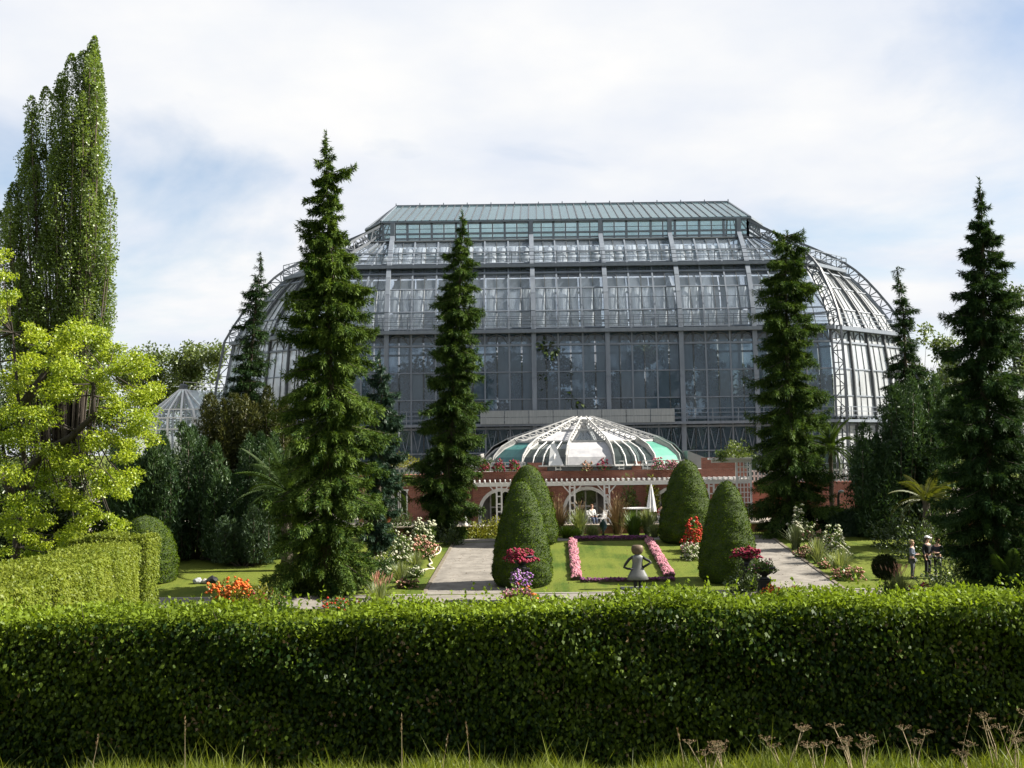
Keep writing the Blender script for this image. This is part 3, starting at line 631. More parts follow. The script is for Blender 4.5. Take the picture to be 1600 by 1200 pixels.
for ai, a in enumerate(arches):
    mb = MB(); P = arch_pts(*a); xc, hw, zt = a; Q = arch_pts(xc, hw + .22, zt + .22); 
    for i in range(len(P) - 1):
        y0, y1 = YW - .06, YW + .2
        mb.hexa([(Q[i][0], y0, Q[i][1]), (P[i][0], y0, P[i][1]), (P[i][0], y1, P[i][1]), (Q[i][0], y1, Q[i][1]), (Q[i + 1][0], y0, Q[i + 1][1]), (P[i + 1][0], y0, P[i + 1][1]), (P[i + 1][0], y1, P[i + 1][1]), (Q[i + 1][0], y1, Q[i + 1][1])])
    pvb(mb, 'arch_surround', M['white'])
    mb = MB(); yb = YW + 1.5
    mb.face([(xc - hw - .3, yb, TER), (xc + hw + .3, yb, TER), (xc + hw + .3, yb, zt + .2), (xc - hw - .3, yb, zt + .2)])
    pvb(mb, 'inner_wall', M['grey_wall'])
    d = MB(); d.box((xc, yb - .06, TER + 1.05), (1.5, .06, 2.1)); dd = pvb(d, 'door', M['glass_dark'])
    fr = MB()
    for dx in (-.78, -.02, .74): fr.box((xc + dx, yb - .1, TER + 1.05), (.1, .08, 2.1))
    for dz in (.06, 1.0, 2.1): fr.box((xc - .02, yb - .1, TER + dz), (1.6, .07, .1))
    fr.build('door_frame', M['white'], dd)
mb = MB(); mb.box(((XL + XR) / 2, YW + 6, WT - .12), (XR - XL - .1, 11.9, .2)); pvb(mb, 'flat_roof', M['grey_wall'])
for px0, px1, zt in ((700, 752, 9.1), (1068, 1100, 9.15)):
    mb = MB(); x0, x1 = wx(px0, 88), wx(px1, 88); mb.hexa([(x0, 86, WT), (x1, 86, WT), (x1, 96, WT), (x0, 96, WT)] + [(x0, 86, zt - (.6 if px0 > 900 else .9) * (px0 < 900)), (x1, 86, zt - .6 * (px0 > 900)), (x1, 96, zt - .6 * (px0 > 900)), (x0, 96, zt - .9 * (px0 < 900))]); pvb(mb, 'side_block', M['grey_wall'])
# the dome: 14 sides
DC = Vector((wx(912, 88), 88.0, 0)); ND = 14; DZ = [(7.25, 8.22), (7.0, 8.85), (6.35, 9.4), (5.25, 9.86), (0.45, 11.3)]
def dp(a, r, z): return Vector((DC.x + r * math.sin(a), DC.y - r * math.cos(a), z))
da = 2 * math.pi / ND
mb = MB()
for k in range(ND): mb.hexa([dp(da * (k - .5), 7.1, WT), dp(da * (k + .5), 7.1, WT), dp(da * (k + .5), 6.7, WT), dp(da * (k - .5), 6.7, WT), dp(da * (k - .5), 7.1, 8.2), dp(da * (k + .5), 7.1, 8.2), dp(da * (k + .5), 6.7, 8.2), dp(da * (k - .5), 6.7, 8.2)])
pvb(mb, 'dome_drum', M['steel_dark'])
lowmats = {0: 'dome_white', 1: 'glass_dark', 2: 'turquoise', 3: 'turquoise', 13: 'glass_dark', 12: 'teal', 11: 'glass', 4: 'glass', 10: 'glass', 5: 'glass'}
for k in range(ND):
    a0, a1 = da * (k - .5) + .012, da * (k + .5) - .012
    mb = MB()
    for (r0, z0), (r1, z1) in zip(DZ[:3], DZ[1:4]): mb.face([dp(a0, r0, z0), dp(a1, r0, z0), dp(a1, r1, z1), dp(a0, r1, z1)])
    lo = pvb(mb, 'dome_panel', M[lowmats.get(k, 'dome_white')])
    bb = MB()
    if k in (1, 13):
        for t in (.25, .5, .75):
            a = a0 + (a1 - a0) * t
            for (r0, z0), (r1, z1) in zip(DZ[:3], DZ[1:4]): bb.bar(dp(a, r0 + .03, z0 + .04), dp(a, r1 + .03, z1 + .04), .06)
        bb.build('glazing_bar', M['white'], lo)
    mb = MB()
    for i in range(4):
        t0, t1 = i / 4, (i + 1) / 4; r0 = 5.25 + (0.45 - 5.25) * t0; r1 = 5.25 + (.45 - 5.25) * t1; z0 = 9.86 + 1.44 * t0; z1 = 9.86 + 1.44 * t1
        mb.face([dp(a0, r0, z0), dp(a1, r0, z0), dp(a1, r1, z1), dp(a0, r1, z1)])
    pvb(mb, 'crown_panel', M['dome_white'] if k in (1, 2, 3, 8, 13) else M['glass'])
    mb = MB(); a = da * (k + .5); inn = [dp(a, r + .02, z + .02) for r, z in DZ]; out = [dp(a, r + .08 + .2 * min(1, i / 3), z + .09 * i + .04) for i, (r, z) in enumerate(DZ)]
    for p, q in zip(inn[:-1], inn[1:]): mb.bar(p, q, .10)
    for p, q in zip(out[:-1], out[1:]): mb.bar(p, q, .07)
    for i in range(3): mb.hexa([inn[i] + Vector((0, 0, -.03)), out[i] + Vector((0, 0, -.03)), out[i + 1] + Vector((0, 0, -.03)), inn[i + 1] + Vector((0, 0, -.03)), inn[i] + Vector((0, 0, .03)), out[i] + Vector((0, 0, .03)), out[i + 1] + Vector((0, 0, .03)), inn[i + 1] + Vector((0, 0, .03))])
    nseg = 9
    for i in range(nseg):
        p0, p1 = inn[3].lerp(inn[4], i / nseg), inn[3].lerp(inn[4], (i + 1) / nseg); q0, q1 = out[3].lerp(out[4], i / nseg), out[3].lerp(out[4], (i + 1) / nseg)
        mb.bar(p0, q0, .05); mb.bar(q0, p1, .05)
    pvb(mb, 'dome_rib', M['offwhite'])
for r, z in (DZ[0], DZ[3], (2.6, 10.66)):
    mb = MB()
    for k in range(ND): mb.bar(dp(da * (k - .5), r + .05, z + .05), dp(da * (k + .5), r + .05, z + .05), .12)
    pvb(mb, 'dome_ring', M['offwhite'])
mb = MB(); mb.lathe([(.75, 11.2), (.75, 11.5), (.5, 11.62), (.08, 11.68)], (DC.x, DC.y, 0), 14); pvb(mb, 'dome_cap', M['offwhite'])
# folded white blind between the left panes
mb = MB(); a = da * -0.85
mb.face([dp(a - .03, 6.4, 9.75), dp(a + .01, 6.4, 9.8), dp(a + .14, 7.4, 8.3), dp(a + .0, 7.4, 8.3)]); mb.face([dp(a - .03, 6.3, 9.75), dp(a + .01, 6.3, 9.8), dp(a + .14, 7.3, 8.3), dp(a + .0, 7.3, 8.3)]); pvb(mb, 'folded_blind', M['white'])
# balustrade sections with flower boxes on the pergola roof
for px0, px1 in ((743, 820), (868, 974), (1004, 1075)):
    x0, x1 = wx(px0, 81.3), wx(px1, 81.3); mb = MB()
    for h in (.08, .32, .56): mb.bar((x0, 81.25, 7.97 + h), (x1, 81.25, 7.97 + h), .07)
    nb = int((x1 - x0) / .3)
    for i in range(nb + 1): mb.bar((x0 + (x1 - x0) * i / nb, 81.25, 7.97), (x0 + (x1 - x0) * i / nb, 81.25, 8.55), .06)
    pvb(mb, 'balustrade', M['white'])
mb = MB(); mb.box((wx(846), YW + .3, 8.22), (wx(866) - wx(822), .24, .55)); mb.box((wx(988), YW + .3, 8.22), (wx(1003) - wx(975), .24, .55)); mb.box((wx(1130), YW + .3, 8.3), (wx(1163) - wx(1096), .24, .75)); pvb(mb, 'parapet', M['brick'])
# ---- pergola in front of the wall
PG = thing('pergola', 'white wooden pergola on paired posts before the brick pavilion', 'pergola', (wx(950, 80), 79.9, TER))
def pgb(mb, name, parent=None):
    o = mb.build(name, M['white'], parent or PG)
    if parent is None: o.location = -PG.location
    return o
bx0, bx1 = wx(738, 79.9), wx(1170, 79.9)
mb = MB(); mb.box(((bx0 + bx1) / 2, 79.9, 7.12), (bx1 - bx0, .14, .26)); pgb(mb, 'beam')
mb = MB(); mb.box(((bx0 + bx1) / 2, 81.2, 7.12), (bx1 - bx0, .1, .2)); pgb(mb, 'wall_plate')
nr = 54; mb = MB(); mb.box((0, 0, 0), (.07, 1.9, .16)); first = mb.build('rafter', M['white'], PG); first.location = Vector((bx0 + .1, 80.45, 7.335)) - PG.location
for i in range(1, nr):
    o = dup(first, PG); o.location = Vector((bx0 + .1 + (bx1 - bx0 - .2) * i / (nr - 1), 80.45, 7.335)) - PG.location
for px in (779, 893, 947, 1110):
    x = wx(px, 79.9); mb = MB()
    for dx in (-.16, .16): mb.box((x + dx, 79.9, TER + 1.245), (.11, .12, 2.49))
    for i in range(5): mb.box((x, 79.9, TER + .35 + i * .5), (.22, .08, .08))
    po = pgb(mb, 'post')
    for s in (-1, 1):
        mb = MB(); mb.bar((x + s * .2, 79.9, 6.55), (x + s * .6, 79.9, 7.0), .07); o = mb.build('brace', M['white'], PG); o.location = -PG.location
# ---- lattice trellis at the right end
x0, x1 = wx(1150, 79.6), wx(1172, 79.6)
TL = thing('trellis', 'tall white lattice trellis at the right end of the pergola', 'trellis', ((x0 + x1) / 2, 79.6, TER))
mb = MB()
for x in (x0, x1): mb.box((x, 79.6, (TER + 8.55) / 2), (.13, .13, 8.55 - TER))
o = mb.build('frame', M['white'], TL); o.location = -TL.location
mb = MB(); mb.box((0, 0, 0), (x1 - x0, .03, .06)); f0 = mb.build('slat', M['white'], TL)
for i in range(11):
    o = f0 if i == 0 else dup(f0, TL); o.location = Vector(((x0 + x1) / 2, 79.56, 5.1 + i * .33)) - TL.location
mb = MB(); mb.box((0, 0, 0), (.06, .03, 3.6)); f1 = mb.build('slat', M['white'], TL)
for i in range(3):
    o = f1 if i == 0 else dup(f1, TL); o.location = Vector((x0 + (x1 - x0) * (i + 1) / 4, 79.53, 6.75)) - TL.location
mb = MB(); xa, xb = wx(1106, 79.6), wx(1175, 79.6); mb.box(((xa + xb) / 2, 79.6, 8.62), (xb - xa, .5, .12)); mb.box(((xa + xb) / 2, 79.6, 8.46), (xb - xa - .4, .12, .18))
o = mb.build('top_beam', M['white'], TL); o.location = -TL.location
# ---- side terraces: brick walls with white railings left and right of the pavilion
def side_terrace(px0, px1, zt, label, posts):
    x0, x1 = wx(px0, 84), wx(px1, 84); t = thing('terrace_wing', label, 'wing', ((x0 + x1) / 2, 84, TER))
    mb = MB(); mb.box(((x0 + x1) / 2, 86, (TER + zt) / 2), (x1 - x0, 4, zt - TER)); o = mb.build('wall', M['brick'], t); o.location = -t.location
    mb = MB()
    for h in (.1, .45, .8): mb.bar((x0, 84.05, zt + h), (x1, 84.05, zt + h), .1, .12)
    o = mb.build('railing', M['white'], t); o.location = -t.location
    pb = MB(); pb.box((0, 0, 0), (.1, .1, .86)); f = None
    for i in range(posts):
        o = pb.build('baluster', M['white'], t) if f is None else dup(f, t); f = f or o
        o.location = Vector((x0 + (x1 - x0) * i / (posts - 1), 84.05, zt + .43)) - t.location
    return t, x0, x1
t, x0, x1 = side_terrace(560, 738, 7.75, 'brick terrace wing with white railing left of the pavilion', 26)
for px in (612, 625, 690):
    mb = MB(); mb.box((wx(px, 83.95), 83.95, 5.9), (.9, .06, 1.5)); wn = mb.build('window', M['glass_dark'], t); wn.location = -t.location
    fr = MB()
    for dx in (-.45, 0, .45): fr.box((wx(px, 83.95) + dx, 83.9, 5.9), (.09, .06, 1.6))
    for dz in (5.1, 6.7): fr.box((wx(px, 83.95), 83.9, dz), (1.1, .08, .1))
    fr.build('window_frame', M['white'], wn)
side_terrace(1172, 1400, 6.9, 'brick terrace wing with white railing right of the lattice trellis', 40)
# ------------------------------------------------------------------ small domed greenhouse at the left
SC = at(277, 640, 108); SCX, SCY = SC.x, 110.0; zb, zs, za = TER, at(277, 665, 106).z, at(277, 652, 106).z
SG = thing('domed_greenhouse', 'small white ribbed glass dome house behind the yellow tree', 'glasshouse', (SCX, SCY, TER))
def sgb(mb, name, mat): o = mb.build(name, mat, SG); o.location = -SG.location; return o
zap = at(277, 607, 108).z; zsh = at(277, 652, 106).z; r0 = 3.0
sp = lambda a, r, z: Vector((SCX + r * math.sin(a), SCY - r * math.cos(a), z))
prof = [(r0, TER), (r0, zsh - 1.0), (r0 - .05, zsh), (r0 * .86, zsh + .75), (.25, zap)]
NS = 16
for k in range(NS):
    a0, a1 = 2 * math.pi * (k - .5) / NS, 2 * math.pi * (k + .5) / NS; mb = MB()
    for (ra, z0), (rb, z1) in zip(prof[:-1], prof[1:]): mb.face([sp(a0, ra, z0), sp(a1, ra, z0), sp(a1, rb, z1), sp(a0, rb, z1)])
    sgb(mb, 'glass_panel', M['glass']); mb = MB()
    for (ra, z0), (rb, z1) in zip(prof[:-1], prof[1:]): mb.bar(sp(a1, ra + .03, z0), sp(a1, rb + .03, z1), .17)
    sgb(mb, 'rib', M['white'])
mb = MB()
for (ra, z) in (prof[1], prof[2], prof[3]):
    for k in range(NS): mb.bar(sp(2 * math.pi * (k - .5) / NS, ra + .05, z), sp(2 * math.pi * (k + .5) / NS, ra + .05, z), .1)
sgb(mb, 'ring', M['white'])
mb = MB(); mb.lathe([(.4, zap - .1), (.4, zap + .35), (.25, zap + .5)], (SCX, SCY, 0), 10); sgb(mb, 'finial', M['steel_dark'])
mb = MB(); L_ = 9.0
mb.face([(SCX, SCY, zap), (SCX + L_, SCY + 3, zap - .6), (SCX + L_, SCY - 1.2, zsh - .4), (SCX + 1.5, SCY - 2.6, zsh)]); mb.face([(SCX + L_, SCY - 1.2, zsh - .4), (SCX + 1.5, SCY - 2.6, zsh), (SCX + 1.5, SCY - 2.6, TER), (SCX + L_, SCY - 1.2, TER)])
sgb(mb, 'hall_glazing', M['glass_side'])
mb = MB()
for i in range(9):
    t = i / 8; p = Vector((SCX, SCY, zap)).lerp(Vector((SCX + L_, SCY + 3, zap - .6)), t); q = Vector((SCX + 1.5, SCY - 2.6, zsh)).lerp(Vector((SCX + L_, SCY - 1.2, zsh - .4)), t); mb.bar(p, q, .09); mb.bar(q, (q.x, q.y, TER), .09)
    mb.bar(p, p + Vector((0, 0, .7)), .05)
mb.bar((SCX, SCY, zap + .7), (SCX + L_, SCY + 3, zap + .1), .06); mb.bar((SCX, SCY, zap + .35), (SCX + L_, SCY + 3, zap - .25), .05); sgb(mb, 'hall_frame', M['offwhite'])
# ------------------------------------------------------------------ vegetation builders
def ztop(px, py, D): return at(px, py, D).z
def spruce(label, D, prof, mat, n=42000, seed=1, Ls=(.22, .42), droop=.5, ybase=None, group=None, arms=(), gap=0.25, W=.055, name='spruce_tree'):
    """prof: (photo row, centre column, half width in columns) from the tip down; every branch is a drooping foxtail with side tails"""
    g = np.random.default_rng(seed); base = gp(prof[-1][1], D)
    rows = [at(c, y, D) for y, c, h in prof]; Z = np.array([r.z for r in rows]); Xc = np.array([r.x for r in rows]); Rr = np.array([h / FPX * D for y, c, h in prof])
    Z[-1] = min(Z[-1], base.z + .3); o = np.argsort(Z); Z, Xc, Rr = Z[o], Xc[o], Rr[o]
    t = thing(name, label, 'tree', (base.x, D, base.z), 0, group); H = Z[-1] - Z[0]
    mb = MB(); hs = np.linspace(base.z - .1, Z[-1], 14)
    mb.tube([(float(np.interp(h, Z, Xc)), D, h) for h in hs], [max(.025, .32 * (1 - (h - hs[0]) / (hs[-1] - hs[0]))) for h in hs], 8)
    br = MB(); tails = []                       # (points of the spine, tube radius)
    z = Z[-1] - .15; az = g.uniform(0, 6)
    while z > Z[0] + .05:
        R0 = float(np.interp(z, Z, Rr)); k = 2 if R0 < .5 else (3 if R0 < 1.1 else 4)
        for _ in range(k):
            az += 2.399 + g.normal(0, .35); L = max(.12, R0 * (g.uniform(.72, 1.36) if g.random() > gap * .5 else g.uniform(.3, .55)))
            tails.append((z + g.normal(0, .1), az, L, droop * g.uniform(.55, 1.45), g.uniform(.4, .9)))
        z -= (.20 + .10 * R0) * g.uniform(.7, 1.3)
    for (py, dx, up_) in arms:
        L = abs(dx / FPX * D); tails.append((ztop(800, py, D), (0 if dx > 0 else math.pi) + g.normal(0, .1), L * 1.05, -up_ * .9, .25 if up_ < 0 else -.1))
    sp = []
    for (z, a, L, dr, cu) in tails:
        xc = float(np.interp(z, Z, Xc)); ca, sa = math.cos(a), math.sin(a); u = np.linspace(0, 1, 9)
        rr = L * u; dz = L * (.12 * u - dr * 1.25 * u ** 1.5 + dr * cu * u ** 3.2); main = np.stack([xc + ca * rr, D + sa * rr, z + dz], 1); sp.append((main, .06 + .042 * L, L))
        if L > .45: br.tube([tuple(p) for p in main[[0, 4, 7]]], [.035, .02, .008], 4, False)
        ns = 0 if L < .5 else (2 if L < 1.2 else 4)
        for q in range(ns):
            s_ = (-1) ** q; u0 = g.uniform(.12, .45); l2 = L * (1 - u0) * g.uniform(.55, .95); a2 = a + s_ * g.uniform(.3, .75); b0 = np.array([np.interp(u0, u, main[:, k2]) for k2 in range(3)]); v = np.linspace(0, 1, 7)
            sl = (np.interp(min(1, u0 + .3), u, dz) - np.interp(u0, u, dz)) / (.3 * L) * .6; sp.append((np.stack([b0[0] + math.cos(a2) * l2 * v, b0[1] + math.sin(a2) * l2 * v, b0[2] + l2 * (sl * v - .35 * v ** 1.5 + .2 * v ** 3)], 1), .05 + .038 * L, l2))
    wt = np.array([s[2] + .12 for s in sp]); wt /= wt.sum(); P, Dd, Nn, LL, TT = [], [], [], [], []
    for (pts, rad, L), w_ in zip(sp, wt):
        m = max(8, int(n * 1.75 * w_)); u = g.uniform(.06, 1, m) ** .8; x = u * (len(pts) - 1); i = np.minimum(x.astype(int), len(pts) - 2); f = (x - i)[:, None]; c = pts[i] * (1 - f) + pts[i + 1] * f; tg = unit(pts[i + 1] - pts[i])
        sd = unit(np.cross(tg, np.array([0, 0, 1.]))); up = np.cross(sd, tg); th = g.uniform(0, 2 * math.pi, m); q = np.sqrt(g.uniform(0, 1, m)) * rad * (1.15 - .75 * u)
        of = sd * (np.cos(th) * q * 1.25)[:, None] + up * (np.sin(th) * q * .75)[:, None]; hang = np.abs(g.normal(0, 1, m)) * rad * 1.5 * (1.05 - .5 * u)
        P.append(c + of - np.array([0, 0, 1.]) * hang[:, None]); Dd.append(tg * .75 + unit(of + 1e-6) * .55 + np.array([0, 0, -.55]) * (hang / (rad + 1e-6))[:, None] * .8 + g.normal(0, .3, (m, 3)))
        Nn.append(up + g.normal(0, .45, (m, 3))); LL.append(g.uniform(*Ls, m) * .78); TT.append(np.clip(.36 + g.normal(0, .2, m) + g.normal(0, .13), 0, 1))
    # dead twigs and dark inner needles close to the stem, and the leader
    m = int(n * .10); zz_ = Z[0] + H * (1 - np.sqrt(g.uniform(0, 1, m))); aa = g.uniform(0, 6.283, m); rr = np.interp(zz_, Z, Rr) * np.sqrt(g.uniform(0, 1, m)) * .42; P.append(np.stack([np.interp(zz_, Z, Xc) + np.cos(aa) * rr, D + np.sin(aa) * rr, zz_], 1)); Dd.append(np.stack([np.cos(aa), np.sin(aa), np.full(m, -.7)], 1) + g.normal(0, .3, (m, 3))); Nn.append(rdir(g, m)); LL.append(g.uniform(*Ls, m) * 1.2); TT.append(np.clip(g.normal(.34, .2, m), 0, 1))
    P.append(np.stack([Xc[-1] + g.normal(0, .03, 160), np.full(160, D), Z[-1] - g.uniform(-.3, 1.3, 160)], 1)); Dd.append(rdir(g, 160) * .8 + np.array([0, 0, .6])); Nn.append(rdir(g, 160)); LL.append(g.uniform(.1, .24, 160)); TT.append(g.uniform(0, .7, 160))
    P, Dd, Nn, LL, TT = (np.concatenate(x) for x in (P, Dd, Nn, LL, TT))
    ok = P[:, 2] > base.z + .02; P, Dd, Nn, LL, TT = P[ok], Dd[ok], Nn[ok], LL[ok], TT[ok]
    for mbb, nm, mt in ((mb, 'trunk', M['bark']), (br, 'limbs', M['bark'])):
        if mbb.v: ob = mbb.build(nm, mt, t, True); ob.location = -t.location; 
    if br.v: ob['kind'] = 'stuff'
    ob = leaves('crown', P, Dd, Nn, LL, np.full(len(P), W * .9) * np.random.default_rng(seed).uniform(.7, 1.4, len(P)), TT, mat, t, .35, .4, tri=True); ob.location = -t.location
    return t
def plumes(label, cat, D, lobes, mat, leaf=(.2, .05), seed=1, up=1.0, dens=1.0, name='tree', trunk=True, spread=.35, group=None, shape='plume', bark='bark', depth=1.0, ground=None, width=None):
    """a crown made of upright lobes given as (centre column, top row, bottom row, half width in columns, depth offset)"""
    g = np.random.default_rng(seed); c0 = np.mean([l[0] for l in lobes]); b = gp(c0, D) if ground is None else Vector((gp(c0, D).x, D, ground))
    t = thing(name, label, cat, tuple(b), 0, group); P, Dd, TT = [], [], []; tb = MB()
    for l in lobes:
        cx, yt, yb, hw = l[:4]; dd = l[4] if len(l) > 4 else g.uniform(-1, 1); Y = D + dd
        top, bot = at(cx, yt, Y), at(cx, yb, Y); r = hw / FPX * Y; H = top.z - bot.z
        m = int(5.5 * dens * (r * H * 2.2 + r * r * 2) / (leaf[0] * leaf[1]) * 1.1)
        tt = g.uniform(0, 1, m); a = g.uniform(0, 2 * math.pi, m)
        if shape == 'plume': pr = np.minimum(1, ((1 - tt) * (3.4 if leaf[1] > .1 else 2.6)) ** .6) * (.55 + .45 * np.minimum(1, tt * 4))
        else: pr = np.sqrt(np.clip(1 - (2 * tt - 1) ** 2, 0, 1))
        wob = 1 + .42 * np.sin(a * 3 + tt * 13 + cx) * np.sin(tt * 21 + a * 2 + cx * .3)
        q = r * pr * wob * g.uniform(.15, 1, m) ** .45
        P.append(np.stack([bot.x + (top.x - bot.x) * tt + np.cos(a) * q, Y + np.sin(a) * q * depth, bot.z + H * tt], 1))
        Dd.append(np.stack([np.cos(a) * spread, np.sin(a) * spread, np.full(m, up)], 1) + g.normal(0, .45, (m, 3)))
        TT.append(np.clip(.36 + g.normal(0, .18, m) + g.normal(0, .12), 0, 1))
        if trunk: tb.tube([(b.x + (bot.x - b.x) * .3, D + dd * .3, b.z), (bot.x, Y, max(b.z + .1, bot.z + H * .12)), (bot.x + (top.x - bot.x) * .85, Y, bot.z + H * .85)], [.06, .04, .012], 5)
    P, Dd, TT = (np.concatenate(x) for x in (P, Dd, TT)); ok = P[:, 2] > b.z + .02; P, Dd, TT = P[ok], Dd[ok], TT[ok]; n = len(P)
    if trunk: ob = tb.build('trunk', M[bark], t, True); ob.location = -t.location
    ob = leaves('crown' if trunk else 'foliage', P, Dd, rdir(g, n), leaf[0] * g.uniform(.7, 1.3, n), leaf[1] * g.uniform(.7, 1.3, n), TT, mat, t, .25, tri=(leaf[1] < .09)); ob.location = -t.location
    return t
def broad(label, D, base_px, clumps, mat, leaf=.15, dens=1.0, seed=1, limbs=(), name='tree', tr=.3, flat=.5, group=None, bark='bark', gz=None):
    """clumps: (column, row, half width in columns, depth offset)"""
    g = np.random.default_rng(seed); b = gp(base_px, D); 
    if gz is not None: b.z = gz
    t = thing(name, label, 'tree', tuple(b), 0, group); tb = MB(); P, Dd, Nn, TT = [], [], [], []
    nodes = []
    for lm in limbs:
        pts = [at(x, y, D + dy) for x, y, dy in lm]; n_ = len(pts); tb.tube([tuple(p) for p in pts], [tr * (1 - .8 * i / (n_ - 1)) for i in range(n_)], 7); nodes += [pts[i_].lerp(pts[i_ + 1], f_) for i_ in range(len(pts) - 1) for f_ in (.3, .65, 1.0) if i_ > 0 or f_ == 1.0]
    if not limbs:
        top = at(clumps[0][0], min(c[1] for c in clumps) + 30, D); tb.tube([tuple(b), tuple(b.lerp(top, .4)), tuple(b.lerp(top, .8))], [tr, tr * .7, tr * .25], 7); nodes = [b.lerp(top, k) for k in (.3, .45, .6, .75)]
    for c in clumps:
        cx, cyy, hw = c[:3]; dd = c[3] if len(c) > 3 else g.uniform(-1, 1) * 2.5; p = at(cx, cyy, D + dd); r = hw / FPX * D
        q = min(nodes, key=lambda q: (q - p).length); mid_ = q.lerp(p, .55) + Vector((0, 0, -.08 * (q - p).length))
        tb.tube([tuple(q), tuple(mid_), tuple(p)], [.03, .02, .008], 4, False)
        m = int(5.5 * dens * 3.2 * r * r / (leaf * leaf * .4)); v = rdir(g, m) * (g.uniform(0, 1, m) ** .38)[:, None] 
        nsub = 7; ctr = rdir(g, nsub) * .62; k = g.integers(0, nsub, m); v = ctr[k] + v * (.8 if leaf < .12 else .55)
        P.append(np.array(p) + v * np.array([r, r, r * flat])); Dd.append(v * .6 + g.normal(0, .7, (m, 3)) + np.array([0, 0, -.3])); Nn.append(np.array([0.15, -.1, 1.0]) + g.normal(0, .6, (m, 3)))
        TT.append(np.clip(.5 + g.normal(0, .24, m) + g.normal(0, .12), 0, 1))
    P, Dd, Nn, TT = (np.concatenate(x) for x in (P, Dd, Nn, TT)); n = len(P)
    ob = tb.build('trunk', M[bark], t, True); ob.location = -t.location
    ob = leaves('crown', P, Dd, Nn, leaf * g.uniform(.7, 1.3, n), leaf * .62 * g.uniform(.7, 1.3, n), TT, mat, t, .2); ob.location = -t.location
    return t
# ------------------------------------------------------------------ spruces
spruce('tallest spruce, a ragged drooping tree with its base on the left lawn', 54.2, [(215, 509, 3), (235, 509, 12), (250, 510, 15), (300, 512, 22), (350, 513, 32), (380, 515, 42), (400, 518, 50), (440, 518, 60), (500, 512, 70), (560, 513, 74), (620, 516, 80), (700, 514, 84), (760, 510, 84), (820, 510, 86), (880, 508, 84), (910, 505, 66), (922, 503, 40)],
       M['spruce'], 140000, 3, (.14, .29), .6, arms=((268, 44, .18), (300, -38, -.35), (342, -44, -.12), (375, -50, .35), (398, -46, .2), (440, 66, -.25), (478, 68, -.3), (520, -85, .02), (505, 66, -.2), (890, -92, -.5), (860, 92, -.3)))
spruce('slim spruce before the glass facade, left of the white dome', 73.5, [(336, 723, 3), (365, 722, 12), (400, 720, 20), (430, 720, 27), (470, 717, 31), (540, 712, 36), (600, 710, 42), (680, 705, 50), (760, 698, 54), (820, 692, 52), (842, 690, 34)],
       M['spruce_mid'], 90000, 7, (.16, .32), .55, arms=((395, -30, -.2), (466, -45, -.35), (545, -40, -.2), (660, -52, -.3), (480, 40, -.4)))
spruce('flat-topped broad columnar spruce right of the clipped cones', 72.0, [(368, 1230, 24), (385, 1229, 30), (430, 1228, 36), (490, 1229, 50), (560, 1229, 49), (640, 1233, 58), (720, 1236, 66), (790, 1235, 68), (835, 1232, 60), (846, 1232, 40)],
       M['spruce_mid'], 110000, 11, (.16, .32), .5, arms=((375, -22, .25), (374, 26, .2), (378, 12, .3), (455, -50, -.2), (450, 52, -.2), (660, 66, .1)))
spruce('tall dark spruce at the right edge behind the three visitors', 50.0, [(290, 1531, 3), (320, 1533, 12), (360, 1535, 22), (420, 1537, 36), (480, 1536, 50), (550, 1536, 58), (620, 1538, 68), (720, 1542, 80), (800, 1552, 80), (870, 1562, 80), (935, 1562, 70)],
       M['spruce_dark'], 120000, 17, (.15, .29), .45, arms=((400, -34, -.05), (470, 52, -.1), (505, -66, -.05), (415, 44, -.3)), W=.05)
spruce('dark spruce cut by the right picture edge, behind the tall dark spruce', 66.0, [(420, 1662, 3), (480, 1661, 22), (600, 1660, 48), (740, 1660, 64), (860, 1660, 66), (880, 1660, 50)], M['spruce_dark'], 36000, 19, (.2, .36), .45)
spruce('small narrow spruce left of the tallest spruce, against the glasshouse edge', 74.0, [(402, 407, 3), (430, 405, 9), (455, 402, 17), (490, 398, 21), (540, 394, 24), (600, 388, 34), (660, 385, 44), (740, 382, 52)],
       M['spruce_dark'], 40000, 23, (.18, .34), .4, arms=((455, -24, -.05), (500, -32, -.25), (563, 36, .05)))
spruce('thin spruce with a nodding tip at the right end of the glasshouse', 78.0, [(425, 1402, 8), (450, 1408, 10), (490, 1412, 16), (540, 1414, 23), (600, 1416, 32), (680, 1416, 44), (760, 1414, 50)],
       M['spruce_dark'], 36000, 29, (.18, .34), .55, arms=((424, 9, -.5), (428, -8, -.6), (485, 26, -.5)))
spruce('blue-green fir tucked behind the right side of the tallest spruce', 66.0, [(560, 592, 4), (590, 596, 18), (630, 596, 26), (700, 594, 32), (780, 590, 34), (840, 588, 26)], M['fir_blue'], 30000, 31, (.16, .3), .1, name='fir_tree')
# ------------------------------------------------------------------ yews, poplar, leafy trees
rs = random.Random(4)
lob = []
for i in range(66):
    x = rs.uniform(178, 440); f = (x - 330) / 130; yt = 664 + 26 * f * f + rs.uniform(-8, 95); lob.append((x, yt, yt + rs.uniform(95, 150), rs.uniform(13, 21), rs.uniform(-2.0, 2.5)))
for i in range(36):
    x = rs.uniform(180, 440); lob.append((x, rs.uniform(735, 800), 872, rs.uniform(16, 24), rs.uniform(-2.2, .5)))
plumes('broad dark yew with upright plumes left of the tallest spruce', 'tree', 65.5, lob, M['yew'], (.22, .07), 41, .9, .55, 'yew_tree')
lob2 = [(rs.uniform(-70, 215), rs.uniform(715, 790), 885, rs.uniform(20, 32), rs.uniform(-1.5, 1.5)) for i in range(44)]
plumes('dark evergreen shrub belt behind the golden tree and the left hedge', 'shrub', 67.0, lob2, M['broad_dark'], (.24, .12), 45, .3, .5, 'evergreen_shrub')
